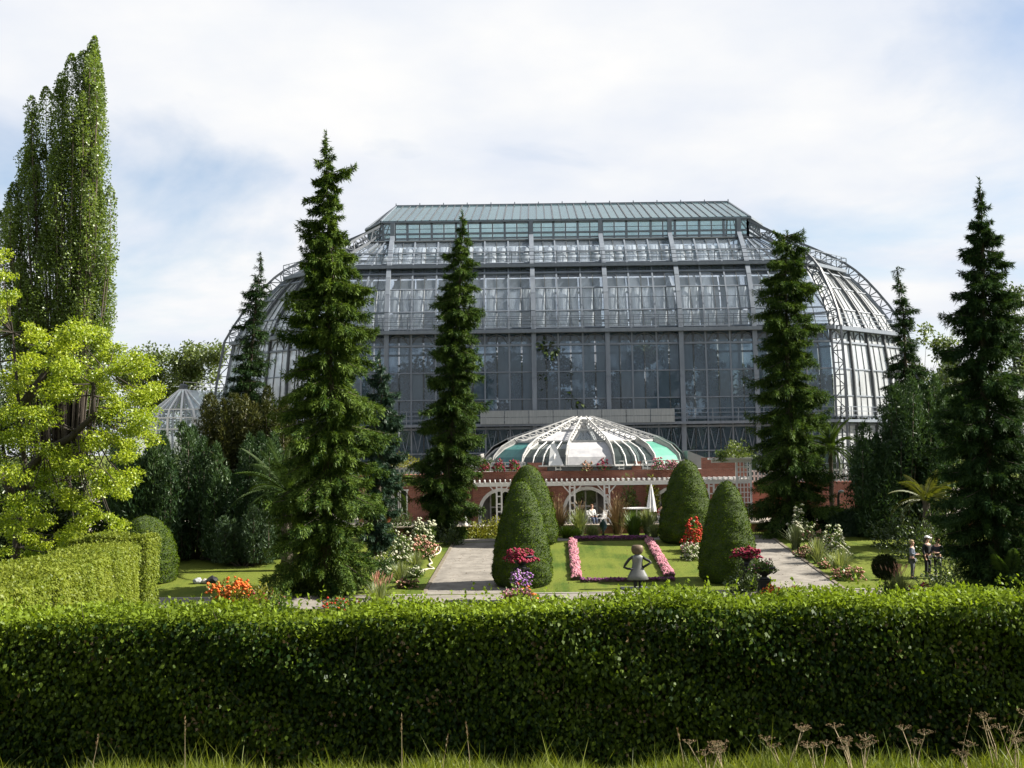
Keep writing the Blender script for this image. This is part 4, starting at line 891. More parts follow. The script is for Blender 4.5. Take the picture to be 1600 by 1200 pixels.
lob = [(rs.uniform(345, 420), rs.uniform(790, 830), 880, rs.uniform(12, 17), rs.uniform(-.6, .6)) for i in range(11)]
plumes('low grey-green yew bush on the lawn in front of the broad dark yew', 'shrub', 62.5, lob, leaf_mat('grey_yew', (.03, .06, .03), (.09, .14, .07), .2, .02), (.18, .06), 42, .9, .6, 'yew_bush')
lob = []
for i in range(34):
    x = rs.uniform(315, 468); yt = 592 + abs(x - 385) * .35 + rs.uniform(0, 80); lob.append((x, yt, yt + rs.uniform(90, 150), rs.uniform(14, 20), rs.uniform(-1.5, 1.5)))
lob += [(rs.uniform(400, 470), rs.uniform(690, 760), 850, 22, rs.uniform(-1, 1)) for i in range(8)]
plumes('bronze-tinged yew behind the broad dark yew', 'tree', 70.5, lob, M['yew_brown'], (.22, .08), 43, .8, .5, 'yew_tree')
lob = []
for i in range(44):
    x = rs.uniform(1345, 1490); yt = 555 + abs(x - 1440) * 1.0 + rs.uniform(0, 110); lob.append((x, yt, yt + rs.uniform(90, 150), rs.uniform(15, 22), rs.uniform(-1.5, 1.5)))
lob += [(rs.uniform(1350, 1480), rs.uniform(680, 750), 845, 22, rs.uniform(-1.5, 1)) for i in range(16)]
plumes('dark bushy yew below the thin nodding spruce', 'tree', 71.0, lob, M['yew'], (.24, .08), 44, .6, .5, 'yew_tree')
lob = [(l[0], l[1], l[2], l[3] * 1.02, l[4]) for l in [(148, 56, 300, 19, 0), (156, 100, 360, 17, .5), (112, 84, 330, 24, .5), (126, 150, 420, 20, -1), (72, 136, 250, 21, 1), (50, 150, 245, 15, -.5), (100, 215, 560, 32, -1), (48, 228, 560, 33, .5), (152, 285, 560, 26, .6), (172, 290, 420, 15, -.5), (22, 285, 560, 28, 0), (120, 340, 600, 32, -1.2), (72, 350, 620, 36, -1), (0, 330, 600, 30, .5), (160, 400, 560, 22, 0), (135, 120, 300, 20, .3), (92, 130, 300, 20, .8), (140, 230, 420, 22, -.5), (70, 235, 420, 26, .6), (130, 420, 640, 30, 1.2), (40, 430, 640, 32, 0)]]
rs = random.Random(77)
lob = [(l[0], l[1], l[2], l[3] * .72, l[4]) for l in lob]
for i in range(120):
    yt = 60 + 470 * rs.random() ** .8; L_, R_ = np.interp(yt, [60, 100, 140, 190, 250, 330, 560], [140, 104, 56, 36, 14, 2, 0]), np.interp(yt, [60, 150, 250, 275, 290, 360, 560], [162, 168, 166, 160, 183, 182, 172])
    lob.append((rs.uniform(L_ + 6, R_ - 8), yt, yt + rs.uniform(45, 120), rs.uniform(6.5, 12.5), rs.uniform(-1.6, 1.6)))
plumes('very tall Lombardy poplar rising behind the yellow tree', 'tree', 75.0, lob, M['poplar'], (.135, .105), 51, .1, .5, 'poplar_tree', True, .6)
cl = [(5, 405, 22), (14, 455, 20), (0, 500, 24), (60, 525, 30), (122, 512, 34), (150, 528, 28), (95, 545, 34), (40, 560, 32), (112, 575, 36), (172, 558, 32), (205, 580, 32), (228, 562, 22), (30, 598, 34), (90, 612, 36), (150, 600, 32), (206, 622, 34), (238, 606, 24), (20, 642, 34), (62, 650, 32), (182, 645, 32), (222, 660, 28), (30, 690, 34), (90, 705, 32), (152, 690, 32), (206, 690, 28), (10, 735, 32), (64, 742, 32), (130, 736, 32), (168, 748, 30), (200, 758, 20), (40, 782, 34), (100, 778, 30), (146, 792, 24), (8, 806, 30), (62, 822, 30), (104, 838, 24), (128, 812, 20), (20, 842, 30), (60, 856, 22), (-40, 520, 40), (-60, 620, 44), (-50, 700, 44), (-30, 440, 34), (-40, 780, 40), (-90, 560, 40), (176, 812, 14), (190, 770, 16)]
rs = random.Random(31)
cl = [(c[0] + rs.uniform(-5, 5), c[1] + rs.uniform(-6, 6), c[2] * .82) for c in cl] + [(c[0] + rs.uniform(-26, 12), c[1] + rs.uniform(-24, 24), rs.uniform(11, 20)) for c in cl + cl] + [(212, 650, 18), (232, 640, 16), (226, 676, 18), (205, 668, 20), (240, 688, 14), (196, 712, 18)]
broad('yellow-green leafy tree spreading over the left hedge', 46.0, 24, cl, M['gold'], .105, .46, 52, [[(22, 985, 0), (24, 880, 0), (30, 800, .2), (40, 740, .3), (30, 640, .4), (20, 520, .4)], [(40, 740, .3), (70, 706, -.5), (110, 684, -.9), (146, 650, -1.2), (146, 600, -1.2), (166, 580, -1.2)], [(30, 640, .4), (66, 590, .6), (100, 540, .8), (120, 520, .9)], [(38, 760, .3), (90, 750, 1.2), (150, 740, 1.8)], [(34, 800, .2), (0, 740, -.5), (-50, 660, -.8)]], 'golden_tree', .2, .52, bark='dark_bark')
def treeball(x, y, w_, h, seed, n):
    r = random.Random(seed); out = []
    for i in range(n):
        a = r.uniform(0, 6.28); q = math.sqrt(r.random()); out.append((x + math.cos(a) * q * w_, y + math.sin(a) * q * h, r.uniform(.26, .42) * min(w_, h) + 6, r.uniform(-3, 3)))
    return out
bgt = [('pale green rounded tree behind the small dome house, left of the pair', 240, 590, 46, 48, 128, 'broad', 0, 26), ('olive-brown rounded tree right of the pale one behind the small dome house', 310, 578, 40, 44, 124, 'broad', 1, 24),
       ('distant tree behind the foot of the poplar', 120, 610, 70, 50, 135, 'broad_dark', 2, 24), ('dim distant tree showing between the golden boughs at the left edge', 20, 620, 60, 60, 132, 'broad_dark', 3, 22),
       ('light green tree behind the thin nodding spruce', 1462, 575, 34, 62, 116, 'broad', 4, 26), ('dark rounded tree at the right picture edge behind the tall dark spruce', 1600, 520, 46, 75, 112, 'broad_dark', 5, 34),
       ('low dark tree between the thin spruce and the tall dark spruce', 1500, 640, 50, 70, 100, 'broad_dark', 6, 28), ('dark tree beyond the right frame behind the brick wing', 1680, 600, 80, 90, 108, 'broad_dark', 7, 26), ('dark tree beyond the left frame behind the golden tree', -90, 600, 80, 90, 120, 'broad_dark', 8, 26)]
for lb, x, y, w_, h, D, mt, sdd, n in bgt:
    c = treeball(x, y, w_, h, sdd + 60, n) + [(x + dx, y + h * .9 + dy, w_ * .5, 0) for dx in (-w_ * .6, 0, w_ * .6) for dy in (0, h * .7)]
    broad(lb, D, x, c, M[mt], .34, .32, 70 + sdd, (), 'leafy_tree', .3, .8, gz=4.3)
# tropical trees inside the glasshouse
rs = random.Random(12)
for i, (px, yt) in enumerate([(640, 590), (690, 560), (750, 600), (790, 570), (830, 605), (870, 560), (920, 590), (965, 610), (1000, 565), (1050, 590), (1090, 545), (1150, 580), (1200, 600), (1250, 570), (560, 590), (1330, 600), (470, 610)]):
    D = 106 + rs.uniform(-2.5, 8)
    if px in (560, 470, 1330): D = 112
    c = treeball(px, yt + 30, 42, 50, 90 + i, 12) + [(px + rs.uniform(-50, 50), rs.uniform(640, 720), 34, rs.uniform(-2, 2)) for _ in range(6)]
    broad('dim leafy tropical tree standing behind the lower glass of the glasshouse', D, px, c, M['broad_dark'], .45, .5, 110 + i, (), 'tropical_tree', .16, .8, 'tropical trees inside the glasshouse', gz=TER)
# ------------------------------------------------------------------ clipped yew cones
def topiary(label, px, D, ytop, ybase, hw, seed, prof=None, cat='topiary', n=34000, mat='topiary'):
    g = np.random.default_rng(seed); b = gp(px, D); top = at(px, ytop, D); H = top.z - b.z; r = hw / FPX * D
    prof = prof or [(0, .82), (.04, .93), (.12, 1.0), (.25, .965), (.4, .88), (.55, .775), (.7, .64), (.8, .53), (.88, .42), (.94, .30), (.98, .165), (1.0, 0.0)]
    t = thing('clipped_cone', label, cat, tuple(b)); tt = np.array([p[0] for p in prof]); rr = np.array([p[1] for p in prof]) * r
    NA, NZ = 48, 44; zs = np.linspace(0, 1, NZ); V = []
    lump = lambda a, z: 1 + .018 * np.sin(a * 5 + z * 9 + seed) + .014 * np.sin(a * 9 - z * 17 + seed * 2) + .01 * np.sin(z * 31 + a * 3)
    for z in zs:
        q = np.interp(z, tt, rr) * .97
        for k in range(NA):
            a = 2 * math.pi * k / NA; qq = q * lump(a, z * 3); V.append((math.cos(a) * qq, math.sin(a) * qq, z * H * .99))
    F = [(i * NA + k, i * NA + (k + 1) % NA, (i + 1) * NA + (k + 1) % NA, (i + 1) * NA + k) for i in range(NZ - 1) for k in range(NA)]
    me = bpy.data.meshes.new('core'); me.from_pydata(V, [], F); me.polygons.foreach_set('use_smooth', [True] * len(F)); me.update(); obj('core', me, t, M['topiary_core'])
    zz_ = g.uniform(0, 1, n * 2); keep = g.uniform(0, 1, n * 2) < (np.interp(zz_, tt, rr) / r + .06); zz_ = zz_[keep][:n]; m = len(zz_); a = g.uniform(0, 2 * math.pi, m)
    q = np.interp(zz_, tt, rr) * lump(a, zz_ * 3); e = .01; sl = (np.interp(np.clip(zz_ + e, 0, 1), tt, rr) - np.interp(np.clip(zz_ - e, 0, 1), tt, rr)) / (2 * e * H)
    nr_ = unit(np.stack([np.cos(a), np.sin(a), -sl], 1)); P = np.stack([np.cos(a) * q, np.sin(a) * q, zz_ * H], 1) - nr_ * g.uniform(.02, .10, m)[:, None]
    Dd = nr_ * .15 + g.normal(0, .6, (m, 3)) + np.array([0, 0, .3]); Nt = nr_ + g.normal(0, .28, (m, 3)); tint = np.clip(.35 + .3 * np.sin(a * 4 + zz_ * 14 + seed) * np.sin(a * 7 - zz_ * 23) + g.normal(0, .14, m), 0, 1)
    leaves('foliage', P, Dd, Nt, g.uniform(.05, .11, m), g.uniform(.03, .055, m), tint, M[mat], t, .2, tri=True); return t
topiary('left front clipped yew cone behind the magenta flower urn', 815, 55.8, 750, 915, 48, 1)
topiary('left rear clipped yew cone half hidden behind the front one', 826, 69.5, 725, 848, 47, 2)
topiary('darker right rear clipped yew cone beside the red flowers', 1073, 69.5, 717, 848, 45, 3)
topiary('right front clipped yew cone beside the gravel path and urn', 1136, 56.2, 750, 912, 47, 4)
topiary('rounded clipped yew dome behind the left hedge end', 228, 58.2, 804, 910, 50, 5, [(0, .9), (.1, .97), (.3, 1.0), (.5, .93), (.65, .83), (.78, .68), (.88, .5), (.95, .31), (1, 0)])
# ------------------------------------------------------------------ hedges
def hedge_shell(name, label, p0, p1, wid, z0a, z0b, z1a, z1b, leaf, nface, ntop, mat, seed, sprigs=0, rich=True, faces='both', core=True, jit=.16, bow=None, name2='', back=.25):
    """a clipped hedge from p0 to p1 (plan points), ground heights z0a/z0b and top heights z1a/z1b at the two ends"""
    g = np.random.default_rng(seed); p0 = np.array(p0, float); p1 = np.array(p1, float); L = np.linalg.norm(p1 - p0); ax = (p1 - p0) / L; nr_ = np.array([ax[1], -ax[0]])
    t = thing('hedge', label, 'hedge', ((p0[0] + p1[0]) / 2, (p0[1] + p1[1]) / 2, min(z0a, z0b)))
    P, Dd, Nn, TT, LL = [], [], [], [], []
    def add(s, side, hz, nrm, depth, dirv):
        m = len(s); z0 = z0a + (z0b - z0a) * s; z1 = z1a + (z1b - z1a) * s + .022 * np.sin(s * L * 1.3 + seed) + .012 * np.sin(s * L * 3.7)
        wob = .045 * np.sin(s * L * 2.1 + hz * 5 + seed) * np.sin(hz * 7 + s * L) + .03 * np.sin(s * L * 5.3 + hz * 11)
        xy = p0 + ax * (s * L)[:, None] + nr_ * (side * wid / 2)[:, None]; q = np.concatenate([xy, (z0 + (z1 - z0) * hz)[:, None]], 1)
        q = q + nrm * (wob - depth)[:, None]; P.append(q); Dd.append(dirv + g.normal(0, .45, (m, 3))); Nn.append(nrm + g.normal(0, .34, (m, 3)))
        TT.append(np.clip((.45 if name2 == 'pale' else (.68 if np.all(hz == 1) else .16)) + g.normal(0, .18, m) + .1 * np.sin(s * L * 1.7 + hz * 4), 0, 1)); LL.append(leaf * g.uniform(.6, 1.25, m))  # tint paints sun into the top leaves and shade into the faces
    n3 = np.array([nr_[0], nr_[1], 0.]); dn = np.array([0, 0, -.8])
    for sd in ((1, -1) if faces == 'both' else (faces,)):
        m = nface if sd == 1 else int(nface * back); add(g.uniform(-.01, 1.01, m), np.full(m, float(sd)), g.uniform(0.0, 1.0, m), np.broadcast_to(n3 * sd, (m, 3)), g.uniform(-.03, jit, m), dn + n3 * sd * .35)
    m = ntop; add(g.uniform(-.01, 1.01, m), g.uniform(-1, 1, m), np.ones(m), np.broadcast_to(np.array([0, 0, 1.]), (m, 3)), g.uniform(-.03, jit, m), rdir(g, m) * .8 + np.array([0, 0, .15]))
    for e, s_ in ((0., -1), (1., 1)):
        m = int(nface * wid / L) + 40; nn = np.array([ax[0] * s_, ax[1] * s_, 0.]); add(np.full(m, e), g.uniform(-1, 1, m), g.uniform(0, 1, m), np.broadcast_to(nn, (m, 3)), g.uniform(-.03, jit, m), dn + nn * .3)
    if sprigs:                                    # long shoots above the clipped top
        for i in range(sprigs):
            s = g.uniform(0, 1); sd = g.uniform(-1, 1); h = g.uniform(.03, .15); k = int(3 + h * 40); xy = p0 + ax * s * L + nr_ * sd * wid / 2; z1 = z1a + (z1b - z1a) * s
            le = g.normal(0, .25, 2); tz = np.linspace(0, 1, k); q = np.stack([xy[0] + le[0] * h * tz, xy[1] + le[1] * h * tz, z1 + h * tz], 1); P.append(q); Dd.append(rdir(g, k) + np.array([0, 0, .5])); Nn.append(rdir(g, k) + np.array([0, 0, .8])); TT.append(np.clip(g.normal(.75, .15, k), 0, 1)); LL.append(np.full(k, leaf * .85))
    P, Dd, Nn, TT, LL = (np.concatenate(x) for x in (P, Dd, Nn, TT, LL)); n = len(P)
    if core:
        mb = MB(); a = wid / 2 - jit - .04; c0, c1 = p0 + ax * .15, p1 - ax * .15
        mb.hexa([(*(c0 + nr_ * a), z0a - .1), (*(c1 + nr_ * a), z0b - .1), (*(c1 - nr_ * a), z0b - .1), (*(c0 - nr_ * a), z0a - .1), (*(c0 + nr_ * a), z1a - jit - .05), (*(c1 + nr_ * a), z1b - jit - .05), (*(c1 - nr_ * a), z1b - jit - .05), (*(c0 - nr_ * a), z1a - jit - .05)])
        o = mb.build('twigs', M['twig'], t); o.location = -t.location
    o = leaves('foliage', P, Dd, Nn, LL, LL * .66, TT, mat, t, .12, .45, rich); o.location = -t.location; return t
HZ = 8.275
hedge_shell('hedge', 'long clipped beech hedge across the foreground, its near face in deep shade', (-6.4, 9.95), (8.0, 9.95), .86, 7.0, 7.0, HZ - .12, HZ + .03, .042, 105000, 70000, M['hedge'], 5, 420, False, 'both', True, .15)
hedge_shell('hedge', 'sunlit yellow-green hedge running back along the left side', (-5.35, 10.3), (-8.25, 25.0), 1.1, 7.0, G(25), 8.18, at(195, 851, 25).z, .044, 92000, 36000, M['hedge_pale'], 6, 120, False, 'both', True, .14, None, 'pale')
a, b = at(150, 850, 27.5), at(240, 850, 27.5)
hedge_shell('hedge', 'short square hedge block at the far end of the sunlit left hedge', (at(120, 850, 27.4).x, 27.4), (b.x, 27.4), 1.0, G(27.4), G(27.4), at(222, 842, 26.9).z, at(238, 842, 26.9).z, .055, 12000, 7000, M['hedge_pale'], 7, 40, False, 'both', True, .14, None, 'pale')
a, b = gp(1285, 71.5), gp(1420, 71.5)
hedge_shell('hedge', 'low dark clipped hedge behind the right lawn', (a.x, 71.5), (b.x, 71.5), 1.2, 4.1, 4.1, at(1300, 797, 71).z, at(1400, 800, 71).z, .16, 9000, 4500, M['yew'], 8, 0, False)

# dead leaves and bare twigs in the foreground hedge
g = np.random.default_rng(91); H0 = [o for o in bpy.data.objects if o.name == 'hedge'][0]
P = []
for i in range(46):
    cx, cz = g.uniform(-5, 6.5), g.uniform(7.1, 8.1); k = g.integers(6, 36); P.append(np.stack([cx + g.normal(0, .09, k), 9.52 + g.uniform(-.03, .06, k), cz + g.normal(0, .07, k)], 1))
P = np.concatenate(P); n = len(P); o = leaves('dry_leaves', P, rdir(g, n) + np.array([0, 0, -.6]), np.array([0, -1., .2]) + g.normal(0, .4, (n, 3)), .04 * g.uniform(.6, 1.2, n), .026, g.uniform(0, 1, n), M['dry'], H0); o.location = -H0.location; o['kind'] = 'stuff'
tb = MB()
for i in range(130):
    x, z = g.uniform(-5, 6.5), g.uniform(7.05, 8.2); a = Vector((g.normal(0, .5), -.25, g.uniform(.2, 1))).normalized() * g.uniform(.08, .22); p = Vector((x, 9.56, z)); tb.tube([p, p + a * .6, p + a + Vector((0, 0, .02))], [.003, .0022, .001], 4, False)
o = tb.build('bare_twigs', M['bark'], H0); o.location = -H0.location; o['kind'] = 'stuff'
# ------------------------------------------------------------------ flower beds, shrubs, grasses
def bush(label, px, D, w, h, leafm, bloomm=None, nleaf=900, nb=0, bs=.08, seed=1, name='flower_bush', cat='bush', leaf=.14, py=None, upward=.3, z=None, topbias=.25):
    g = np.random.default_rng(seed); b = gp(px, D); b.z = z if z is not None else b.z
    t = thing(name, label, cat, tuple(b)); v = rdir(g, nleaf); v[:, 2] = np.abs(v[:, 2]); q = g.uniform(.2, 1, nleaf) ** .5
    lump = .82 + .2 * np.sin(np.arctan2(v[:, 1], v[:, 0]) * 3 + seed) + .14 * np.sin(v[:, 2] * 9 + seed * 2)
    P = v * (q * lump)[:, None] * np.array([w / 2, w / 2, h]); P[:, 2] = np.maximum(P[:, 2], .03)
    leaves('foliage', P, v + g.normal(0, .6, (nleaf, 3)) + np.array([0, 0, upward]), rdir(g, nleaf), leaf * g.uniform(.6, 1.3, nleaf), leaf * .5 * g.uniform(.6, 1.3, nleaf), np.clip(g.normal(.46, .22, nleaf), 0, 1), leafm, t)
    mb = MB()
    for i in range(5): a = g.uniform(0, 6.28); mb.tube([(0, 0, 0), (math.cos(a) * w * .15, math.sin(a) * w * .15, h * .4), (math.cos(a) * w * .3, math.sin(a) * w * .3, h * .8)], [.02, .014, .006], 4, False)
    mb.build('stems', M['twig'], t)
    if bloomm is not None and nb:
        v = rdir(g, nb); v[:, 2] = np.abs(v[:, 2]) ** (1 - topbias); v = unit(v); lump = .82 + .2 * np.sin(np.arctan2(v[:, 1], v[:, 0]) * 3 + seed) + .14 * np.sin(v[:, 2] * 9 + seed * 2)
        P = v * (lump * g.uniform(.9, 1.08, nb))[:, None] * np.array([w / 2, w / 2, h]); blobs('blooms', P, bs * g.uniform(.6, 1.25, nb), g.uniform(0, 1, nb), bloomm, t)
    return t
def grass_tuft(label, px, D, w, h, mat, n=260, seed=1, plumesm=None, name='ornamental_grass', cat='grass plant', z=None, bw=.025):
    g = np.random.default_rng(seed); b = gp(px, D); b.z = z if z is not None else b.z; t = thing(name, label, cat, tuple(b)); V, F, T = [], [], []
    for i in range(n):
        a = g.uniform(0, 6.28); sp_ = abs(g.normal(0, .45)); hh = h * g.uniform(.55, 1.1); r0 = g.uniform(0, .12) * w; c, s_ = math.cos(a), math.sin(a); px_, py_ = -s_, c; k = len(V)
        for u in (0, .35, .7, 1):
            r = r0 + w * .5 * sp_ * u ** 1.6 * 1.1; z_ = hh * (u - .22 * sp_ * u ** 2.2); wd = bw * (1 - u * .85)
            V += [(c * r + px_ * wd, s_ * r + py_ * wd, z_), (c * r - px_ * wd, s_ * r - py_ * wd, z_)]
        for j in range(3): F.append((k + 2 * j, k + 2 * j + 1, k + 2 * j + 3, k + 2 * j + 2))
        T += [float(np.clip(.5 + g.normal(0, .25), 0, 1))] * 8
    np_mesh('blades', np.array(V), np.array(F), mat, t, np.array(T))
    if plumesm is not None:
        m = 46; a = g.uniform(0, 6.28, m); r = np.abs(g.normal(0, .3, m)) * w * .5; P = np.stack([np.cos(a) * r, np.sin(a) * r, h * g.uniform(.75, 1.15, m)], 1); leaves('plumes', P, np.stack([np.cos(a) * .4, np.sin(a) * .4, np.ones(m)], 1), rdir(g, m), .3, .05, g.uniform(0, 1, m), plumesm, t)
    return t
def border(label, p0, p1, wid, h, flm, n, seed, bs=.06):
    g = np.random.default_rng(seed); p0, p1 = Vector(p0), Vector(p1); c = (p0 + p1) / 2; t = thing('flower_border', label, 'flower bed', tuple(c)); d = p1 - p0; L = d.length; ax = d.normalized(); sx = Vector((ax.y, -ax.x, 0)).normalized()
    mb = MB(); N_ = 24
    for i in range(N_):
        A, B = p0.lerp(p1, i / N_) - c, p0.lerp(p1, (i + 1) / N_) - c; q = wid / 2; hh = h * .72
        mb.hexa([A - sx * q, A + sx * q, B + sx * q, B - sx * q, A - sx * q * .8 + Vector((0, 0, hh)), A + sx * q * .8 + Vector((0, 0, hh)), B + sx * q * .8 + Vector((0, 0, hh)), B - sx * q * .8 + Vector((0, 0, hh))])
    mb.build('soil', M['soil'], t)
    def scat(m, lo, hi):
        u = g.uniform(0, 1, m); v = g.uniform(-1, 1, m); lmp = 1 + .15 * np.sin(u * L * 2.7 + seed) * np.sin(v * 4 + u * L); z_ = h * (1 - .45 * np.abs(v) ** 3) * g.uniform(lo, hi, m) * lmp
        return np.array(p0 - c) + np.outer(u, np.array(d)) + np.outer(v * wid / 2 * 1.06 * lmp, np.array(sx)) + np.stack([np.zeros(m), np.zeros(m), z_], 1)
    P = scat(n, .3, 1); leaves('foliage', P, rdir(g, n) + np.array([0, 0, .4]), rdir(g, n), .09, .045, g.uniform(0, 1, n), M['shrub'], t)
    P = scat(n, .78, 1.08); blobs('blooms', P, bs * g.uniform(.6, 1.2, n), g.uniform(0, 1, n), flm, t); return t
border('pink flower stripe along the left edge of the centre lawn panel', gp(893.5, 70.0) , gp(899.5, 56.8), .42, .24, M['pink'], 2000, 1)
border('pink flower stripe along the right edge of the centre lawn panel', gp(1013, 70.0), gp(1045, 57.2), .46, .24, M['pink'], 2000, 2)
border('purple flower strip closing the far end of the lawn panel', gp(896, 70.6), gp(1012, 70.6), .4, .24, M['purple'], 900, 3)
border('purple flower strip at the near end of the lawn panel behind the girl statue', gp(905, 56.4), gp(1052, 56.4), .34, .16, M['purple'], 520, 4)
S_ = M['shrub']; SY = M['shrub_yellow']; OR = M['ornamental']; WH = M['white_fl']
# left bed along the left gravel path
bush('cream hydrangea bush at the far end of the left flower bed', 660, 68, 1.6, 1.9, S_, WH, 1000, 130, .11, 1); bush('pale pink shrub below the far cream hydrangea, left bed', 657, 64.5, 1.7, 1.25, S_, M['salmon'], 900, 240, .08, 2)
bush('cream hydrangea bush in the middle of the left flower bed', 628, 62.5, 1.5, 1.45, S_, WH, 1000, 130, .10, 3); grass_tuft('silvery grass tuft between hydrangea and hose, left bed', 650, 60.5, 1.5, .9, OR, 260, 4)
bush('small white roses near the loops of the cream hose', 648, 58.5, 1.1, .55, S_, WH, 420, 60, .07, 5); bush('dark bush with small white flowers left of the silvery grass', 600, 58.8, 1.7, 1.1, M['yew'], WH, 900, 60, .06, 6)
grass_tuft('feathery grass tuft at the near end of the left bed', 625, 57, 1.6, .95, OR, 300, 7); bush('brownish pink low flowers at the near end of the left bed', 634, 55.6, 1.1, .5, S_, M['salmon'], 420, 120, .06, 8)
bush('dark green shrub at the foot of the slim spruce', 706, 69.5, 1.4, 1.0, M['broad_dark'], None, 800, 0, .1, 9, 'shrub', 'shrub'); bush('dark low shrub under the slim spruce, farthest left of the path', 675, 71.5, 2.2, 1.1, M['broad_dark'], None, 1000, 0, .1, 10, 'shrub', 'shrub')
bush('rounded grey-green bush below the terracotta palm pot', 590, 70, 2.6, 1.9, S_, None, 1600, 0, .1, 11, 'shrub', 'shrub'); bush('dark shrub right of the rounded grey-green bush', 612, 69, 1.6, 1.0, M['broad_dark'], None, 800, 0, .1, 12, 'shrub', 'shrub')
# right bed along the right gravel path
bush('cream hydrangea bush at the far end of the right flower bed', 1248, 69, 1.6, 1.9, S_, WH, 1000, 130, .11, 21); grass_tuft('pale grass tuft in front of the far right hydrangea', 1242, 66, 1.6, 1.3, OR, 300, 22)
bush('pinkish shrub behind the near right hydrangea', 1278, 65.5, 1.9, 1.2, S_, M['salmon'], 900, 130, .06, 23); bush('low pale pink flowers beside the right path edge', 1258, 63, 1.3, .6, S_, M['salmon'], 420, 110, .07, 24)
bush('cream hydrangea bush in the middle of the right flower bed', 1304, 62.5, 1.7, 1.55, S_, WH, 1000, 140, .10, 25); grass_tuft('feathery green grass in front of the pink flowers, right bed', 1276, 61, 1.5, 1.25, OR, 320, 26)
bush('low pink and white flowers in the right bed, left of the near grass', 1288, 59.5, .9, .45, S_, M['salmon'], 320, 90, .06, 27); grass_tuft('wide feathery grass at the near end of the right bed', 1310, 57.8, 2.2, 1.15, OR, 380, 28)
bush('rusty pink and cream flower cushion closing the right bed', 1322, 56.2, 1.7, .62, S_, M['salmon'], 560, 150, .07, 29)
# between the right topiary cones
bush('bright red flowering canna clump between the right clipped cones', 1085, 66, 1.5, 1.45, S_, M['red'], 900, 190, .095, 31, topbias=.6); bush('cream flowers below the red clump beside the right front cone', 1082, 62.8, 1.3, .85, S_, WH, 520, 170, .08, 32)
bush('pink and white flowers under the red clump', 1074, 65, 1.0, .65, S_, M['pink'], 320, 90, .07, 33)
# foot of the terrace wall
for i, (px, D, w, h, mt, lb) in enumerate([(745, 73.6, 1.9, 1.0, 'shrub_yellow', 'golden-leaved shrub before the terrace wall left of the cones'), (772, 74, 2.0, 1.2, 'shrub_yellow', 'taller golden shrub close behind the left front cone'), (720, 73, 1.0, .9, 'shrub', 'bright green shrub at the end of the left path')]):
    bush(lb, px, D, w, h, M[mt], None, 900, 0, .1, 40 + i, 'shrub', 'shrub', .16)
for i, (px, D, w, h, mt, pl, lb) in enumerate([(870, 75, 2.6, 2.1, 'dry', 'dry', 'brown feathery grass before the pavilion, right of the left rear cone'), (905, 74.6, 1.9, 1.7, 'ornamental', 'dry', 'brownish grass left of the twisted bronze sculpture'), (965, 75.2, 2.3, 2.2, 'dry', 'dry', 'brown feathery grass right of the pavilion middle arch'), (990, 73.8, 2.6, 1.5, 'shrub', None, 'dense green grass mound before the white parasol'), (1012, 74.2, 1.6, 1.6, 'ornamental', None, 'silvery green grass left of the right rear cone'),
                                               (885, 72.6, 1.8, .8, 'grass_blade', None, 'bright green daylily tuft right of the left rear cone'), (925, 72.6, 1.7, .8, 'ornamental', None, 'yellow-green daylily tuft beside the twisted sculpture'), (900, 72.2, 1.2, .6, 'grass_blade', None, 'small daylily tuft behind the purple strip'), (1022, 72.4, 1.3, .8, 'ornamental', None, 'yellowish grass tuft at the foot of the right rear cone')]):
    grass_tuft(lb, px, D, w, h, M[mt], 380, 50 + i, M[pl] if pl else None, bw=.035)
# near beds behind the front hedge
bush('orange-red flowers on a tall leafy clump left of the tallest spruce', 362, 50.4, 2.0, 1.55, SY, M['orange'], 1300, 240, .09, 61, topbias=.6); bush('yellowish leafy clump right of the orange flowers', 402, 50.0, 2.4, 1.2, SY, M['crimson'], 1300, 46, .07, 62); bush('green ferny clump at the left foot of the tallest spruce', 436, 49.6, 1.4, 1.0, S_, None, 800, 0, .1, 63)
bush('scattered scarlet flowers in front of the tallest spruce', 538, 50.5, 2.6, .5, S_, M['red'], 620, 60, .06, 64); grass_tuft('fountain grass with rosy plumes right of the tallest spruce', 592, 50.5, 2.0, 1.15, OR, 330, 65, M['salmon'])
grass_tuft('pale fountain grass right of the round dark bush', 1400, 51, 2.2, 1.15, OR, 340, 66, M['salmon']); bush('pale leafy perennial under the round dark bush', 1384, 51.2, 1.3, .75, S_, None, 500, 0, .1, 57, 'shrub', 'shrub'); bush('dark red celosia spikes in front of the visitors', 1440, 50.3, 1.5, .85, S_, M['crimson'], 520, 70, .09, 67, topbias=.5); bush('dense white-flowered cushion bush near the right edge', 1496, 50.2, 2.2, .95, S_, WH, 1200, 420, .05, 68)
bush('dark leafy shrub under the tall dark spruce', 1490, 54, 3.2, 1.4, M['broad_dark'], None, 1600, 0, .1, 69, 'shrub', 'shrub'); bush('dark shrub at the right edge below the dark spruce', 1585, 54.5, 3.2, 1.9, M['broad_dark'], None, 1600, 0, .1, 70, 'shrub', 'shrub')
bush('big dark shrub hiding the trunk of the yellowing palm', 1450, 61.5, 4.6, 2.6, M['broad_dark'], None, 2200, 0, .1, 69, 'shrub', 'shrub', .18); bush('dark shrub between the low dark hedge and the palm shrub', 1405, 66, 3.4, 2.2, M['broad_dark'], None, 1600, 0, .1, 68, 'shrub', 'shrub', .18)
bush('pink oleander flowers beyond the low dark hedge', 1292, 74.5, 2.0, 1.6, S_, M['pink'], 700, 160, .1, 71)
